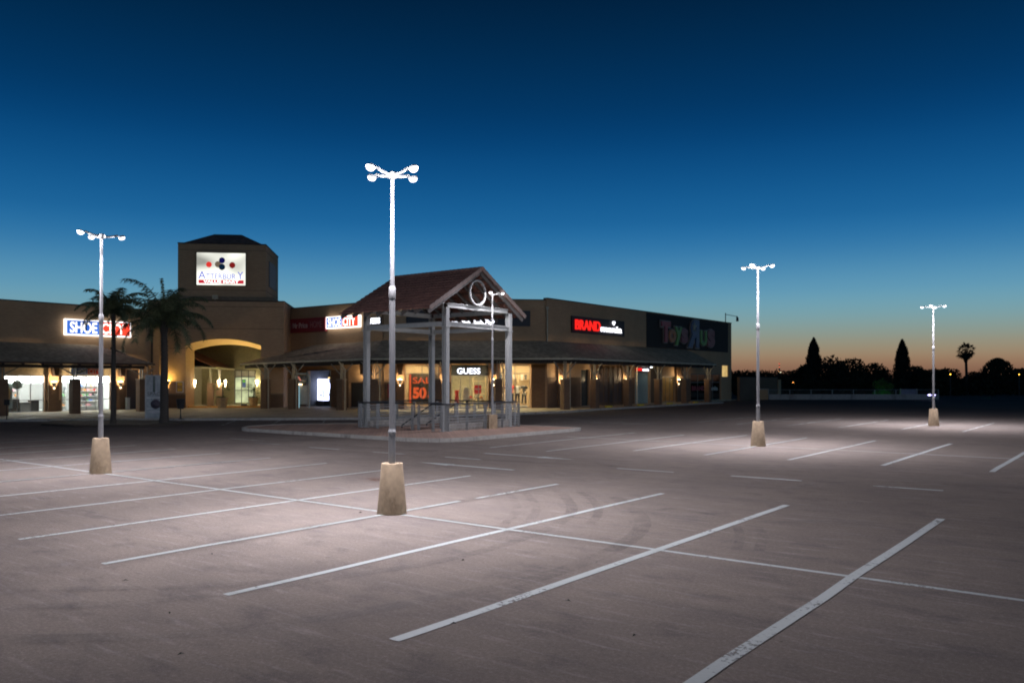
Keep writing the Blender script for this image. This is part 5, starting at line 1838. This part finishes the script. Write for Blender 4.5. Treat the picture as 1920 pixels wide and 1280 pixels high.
# a hedge below the tree line
for a, c, d, lb in ((1376, 1470, 118, 'dark hedge behind the left part of the parapet'), (1470, 1580, 116, 'dark hedge behind the middle of the parapet'), (1580, 1700, 114, 'dark hedge behind the right part of the parapet'), (1725, 1800, 118, 'clipped hedge behind the farthest lamp post'), (1800, 1990, 120, 'long dark hedge below the fan palm and domed tree')):
    rnd = random.Random(a)
    p0, p1 = Vector((*far(tan_(a), d), 0)), Vector((*far(tan_(c), d), 0))
    o = p0.lerp(p1, .5)
    L = (p1 - p0).length
    mb = MB()
    bl = [(*(p0.lerp(p1, (i + .5) / 9) - o)[:2], 1.0 + rnd.uniform(-.15, .3), L / 13, L / 16 + .5, 1.3) for i in range(9)]
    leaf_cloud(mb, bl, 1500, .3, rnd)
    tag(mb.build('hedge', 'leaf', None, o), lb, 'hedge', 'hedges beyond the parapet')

# fan palm
x, y = far(tan_(1811), 130)
t = thing('fan_palm', (x, y, 0), 'single tall fan palm silhouetted against the orange sky', 'palm tree')
MB().tube([(0, 0, 0), (.1, 0, 3), (.0, 0, 6.6)], [.26, .2, .18], 10).build('trunk', 'trunk', t)
rnd = random.Random(8)
mb = MB()
for i in range(34):
    a = i * 2.399
    f = i / 34
    el = R(80) - f * R(150)
    L = rnd.uniform(.65, 1.0) * (1.15 if f < .75 else .8)
    d = Vector((math.cos(a) * math.cos(el), math.sin(a) * math.cos(el), math.sin(el)))
    c = Vector((0, 0, 6.75)) + d * L
    u = d.orthogonal().normalized()
    v = d.cross(u)
    for k in range(11):
        an = R(-85 + 17 * k)
        tip = c + (d * math.cos(an) + u * math.sin(an)).normalized() * .62 + Vector((0, 0, -.30 * abs(math.sin(an)) - .15))
        w_ = v * .03 + u * .13
        mb.add([c - w_, c + w_, tip], [(0, 1, 2)])
    mb.bar((0, 0, 6.7), c, .035)
for i in range(160):      # skirt of dead leaves
    a = rnd.uniform(0, 2 * PI); z = rnd.uniform(5.3, 6.6)
    r = .16 + (z - 5.2) * .34 * rnd.random()
    c = Vector((r * math.cos(a), r * math.sin(a), z))
    mb.quad(c, c + Vector((.06, 0, -.1)), c + Vector((.02, .02, -.5)), c + Vector((-.06, .03, -.1)))
mb.build('crown', 'leaf_dark', t)

# far parapet with rail
p0, p1 = Vector((-24.4, 83.4, 0)), Vector((-9.0, 95.2, 0))
t = thing('parapet_wall', p0, 'low pale parapet wall with a thin steel rail along the far edge of the car park', 'wall', math.atan2(p1.y - p0.y, p1.x - p0.x))
L = (p1 - p0).length
MB().box(0, L, 0, .2, 0, .62).build('wall', mat('pale_parapet', (.40, .37, .34), .85, stain=((.2, .18, .16), .6, .5, .7)), t)
rl = MB().tube([(0, .1, 1.12), (L, .1, 1.12)], .03, 6).tube([(0, .1, .88), (L, .1, .88)], .015, 6)
rl.build('handrail', 'galv_dull', t)
for k in range(9):
    MB().box(L * k / 8 - .03, L * k / 8 + .03, .07, .13, .62, 1.12).build('rail_post', 'galv_dull', t)
t = thing('gate_pillar', (-24.9, 83.0, 0), 'square brick pillar at the left end of the parapet', 'pillar', R(40))
MB().box(-.7, .45, -.3, .3, 0, 1.15).build('pillar', 'brick', t)
MB().box(-.75, .5, -.35, .35, 1.15, 1.25).build('cap', 'kerb', t)
x, y = far(tan_(1704), 97)
t = thing('screen_panel', (x, y, 0), 'pale mauve screen panel right of the green lit bush', 'panel', R(36))
MB().box(-.9, .9, 0, .08, .05, 1.18).build('panel', mat('mauve_panel', (.30, .27, .36), .7, stain=((.16, .14, .2), 2, .5, .7)), t)
MB().box(.9, .98, -.02, .1, 0, 1.25).box(-.98, -.9, -.02, .1, 0, 1.25).build('post', 'gutter', t)
x, y = far(tan_(1655), 98.5)
tree('lit_bush', x, y, 2.4, 2.2, 'bush lit bright green by a ground lamp behind the parapet', 'bush', 'round', 'leaf_green', 1500, 31, None, .16)
for px, d, lb, off_ in ((1656, 96.6, 'green ground lamp lighting the bush behind the parapet', 0), (1757, 101, 'green ground lamp lighting the clipped hedge', 0), (1862, 104, 'green ground lamp lighting the hedge below the fan palm', 0)):
    x, y = far(tan_(px), d)
    t = thing('ground_lamp', (x, y, 0), lb, 'ground lamp', R(37), 'green ground lamps')
    MB().lathe([(.1, -.05), (.14, .12), (.15, .16)], 10).build('housing', 'dark_metal', t, (0, 0, .1), (R(-62), 0, 0))
    MB().lathe([(.13, .162), (.1, .175), (.002, .18)], 10).build('lens', emis('green_lamp', (.08, 1.0, .20), 48 if px < 1700 else 26), t, (0, 0, .1), (R(-62), 0, 0))
x, y = far(tan_(1749), 90)
t = thing('bluish_flood_light', (x, y, 0), 'pair of small bluish white lamps low behind the farthest lamp post', 'flood light', R(37))
for dx in (-.35, .12):
    MB().lathe([(.002, -.09), (.1, -.06), (.14, 0), (.1, .06), (.002, .09)], 12).build('lens', emis('bluish_lamp', (.45, .42, 1.0), 9), t, loc=(dx, 0, .62)).scale = (1.3, 1, .8)
MB().box(-.5, .3, .1, .2, .5, .56).box(-.13, -.07, .12, .18, 0, .5).build('stand', 'dark_metal', t)
# street lights among the trees
for px, d, z, s_, c, lb in ((1487, 117, 1.75, .11, (1, .38, .08), 'orange street light low left of the broad cypress'), (1782, 117, 2.95, .085, (1, .50, .05), 'yellow street light left of the fan palm'), (1911, 117, 2.95, .07, (1, .5, .06), 'tiny yellow street light near the right edge'),
                            (1460, 170, 3.85, .10, (1, .5, .2), 'orange lamp below the radio mast'), (1463.5, 170, 3.65, .10, (.9, .9, .6), 'pale lamp below the radio mast')):
    x, y = far(tan_(px), d)
    t = thing('street_light', (x, y, 0), lb, 'street light', 0, 'distant street lights')
    MB().tube([(0, 0, 0), (0, 0, z)], .05, 6).build('pole', 'dark_metal', t)
    MB().lathe([(.002, -s_), (s_ * .8, -s_ * .6), (s_, 0), (s_ * .8, s_ * .6), (.002, s_)], 10).build('lamp', emis('street_lamp_glow', c, 7), t, loc=(0, 0, z + s_))
x, y = far(tan_(1461.5), 175)
t = thing('radio_mast', (x, y, 0), 'thin radio mast with red lights above the distant trees', 'mast')
MB().tube([(0, 0, 0), (0, 0, 4.6)], .16, 6).tube([(0, 0, 4.6), (0, 0, 5.9)], .05, 6).build('mast', 'dark_metal', t)
for z in (4.95, 5.6): MB().lathe([(.002, -.08), (.09, 0), (.002, .08)], 8).build('warning_light', emis('red_warning', (1, .08, .04), 4), t, loc=(0, 0, z))
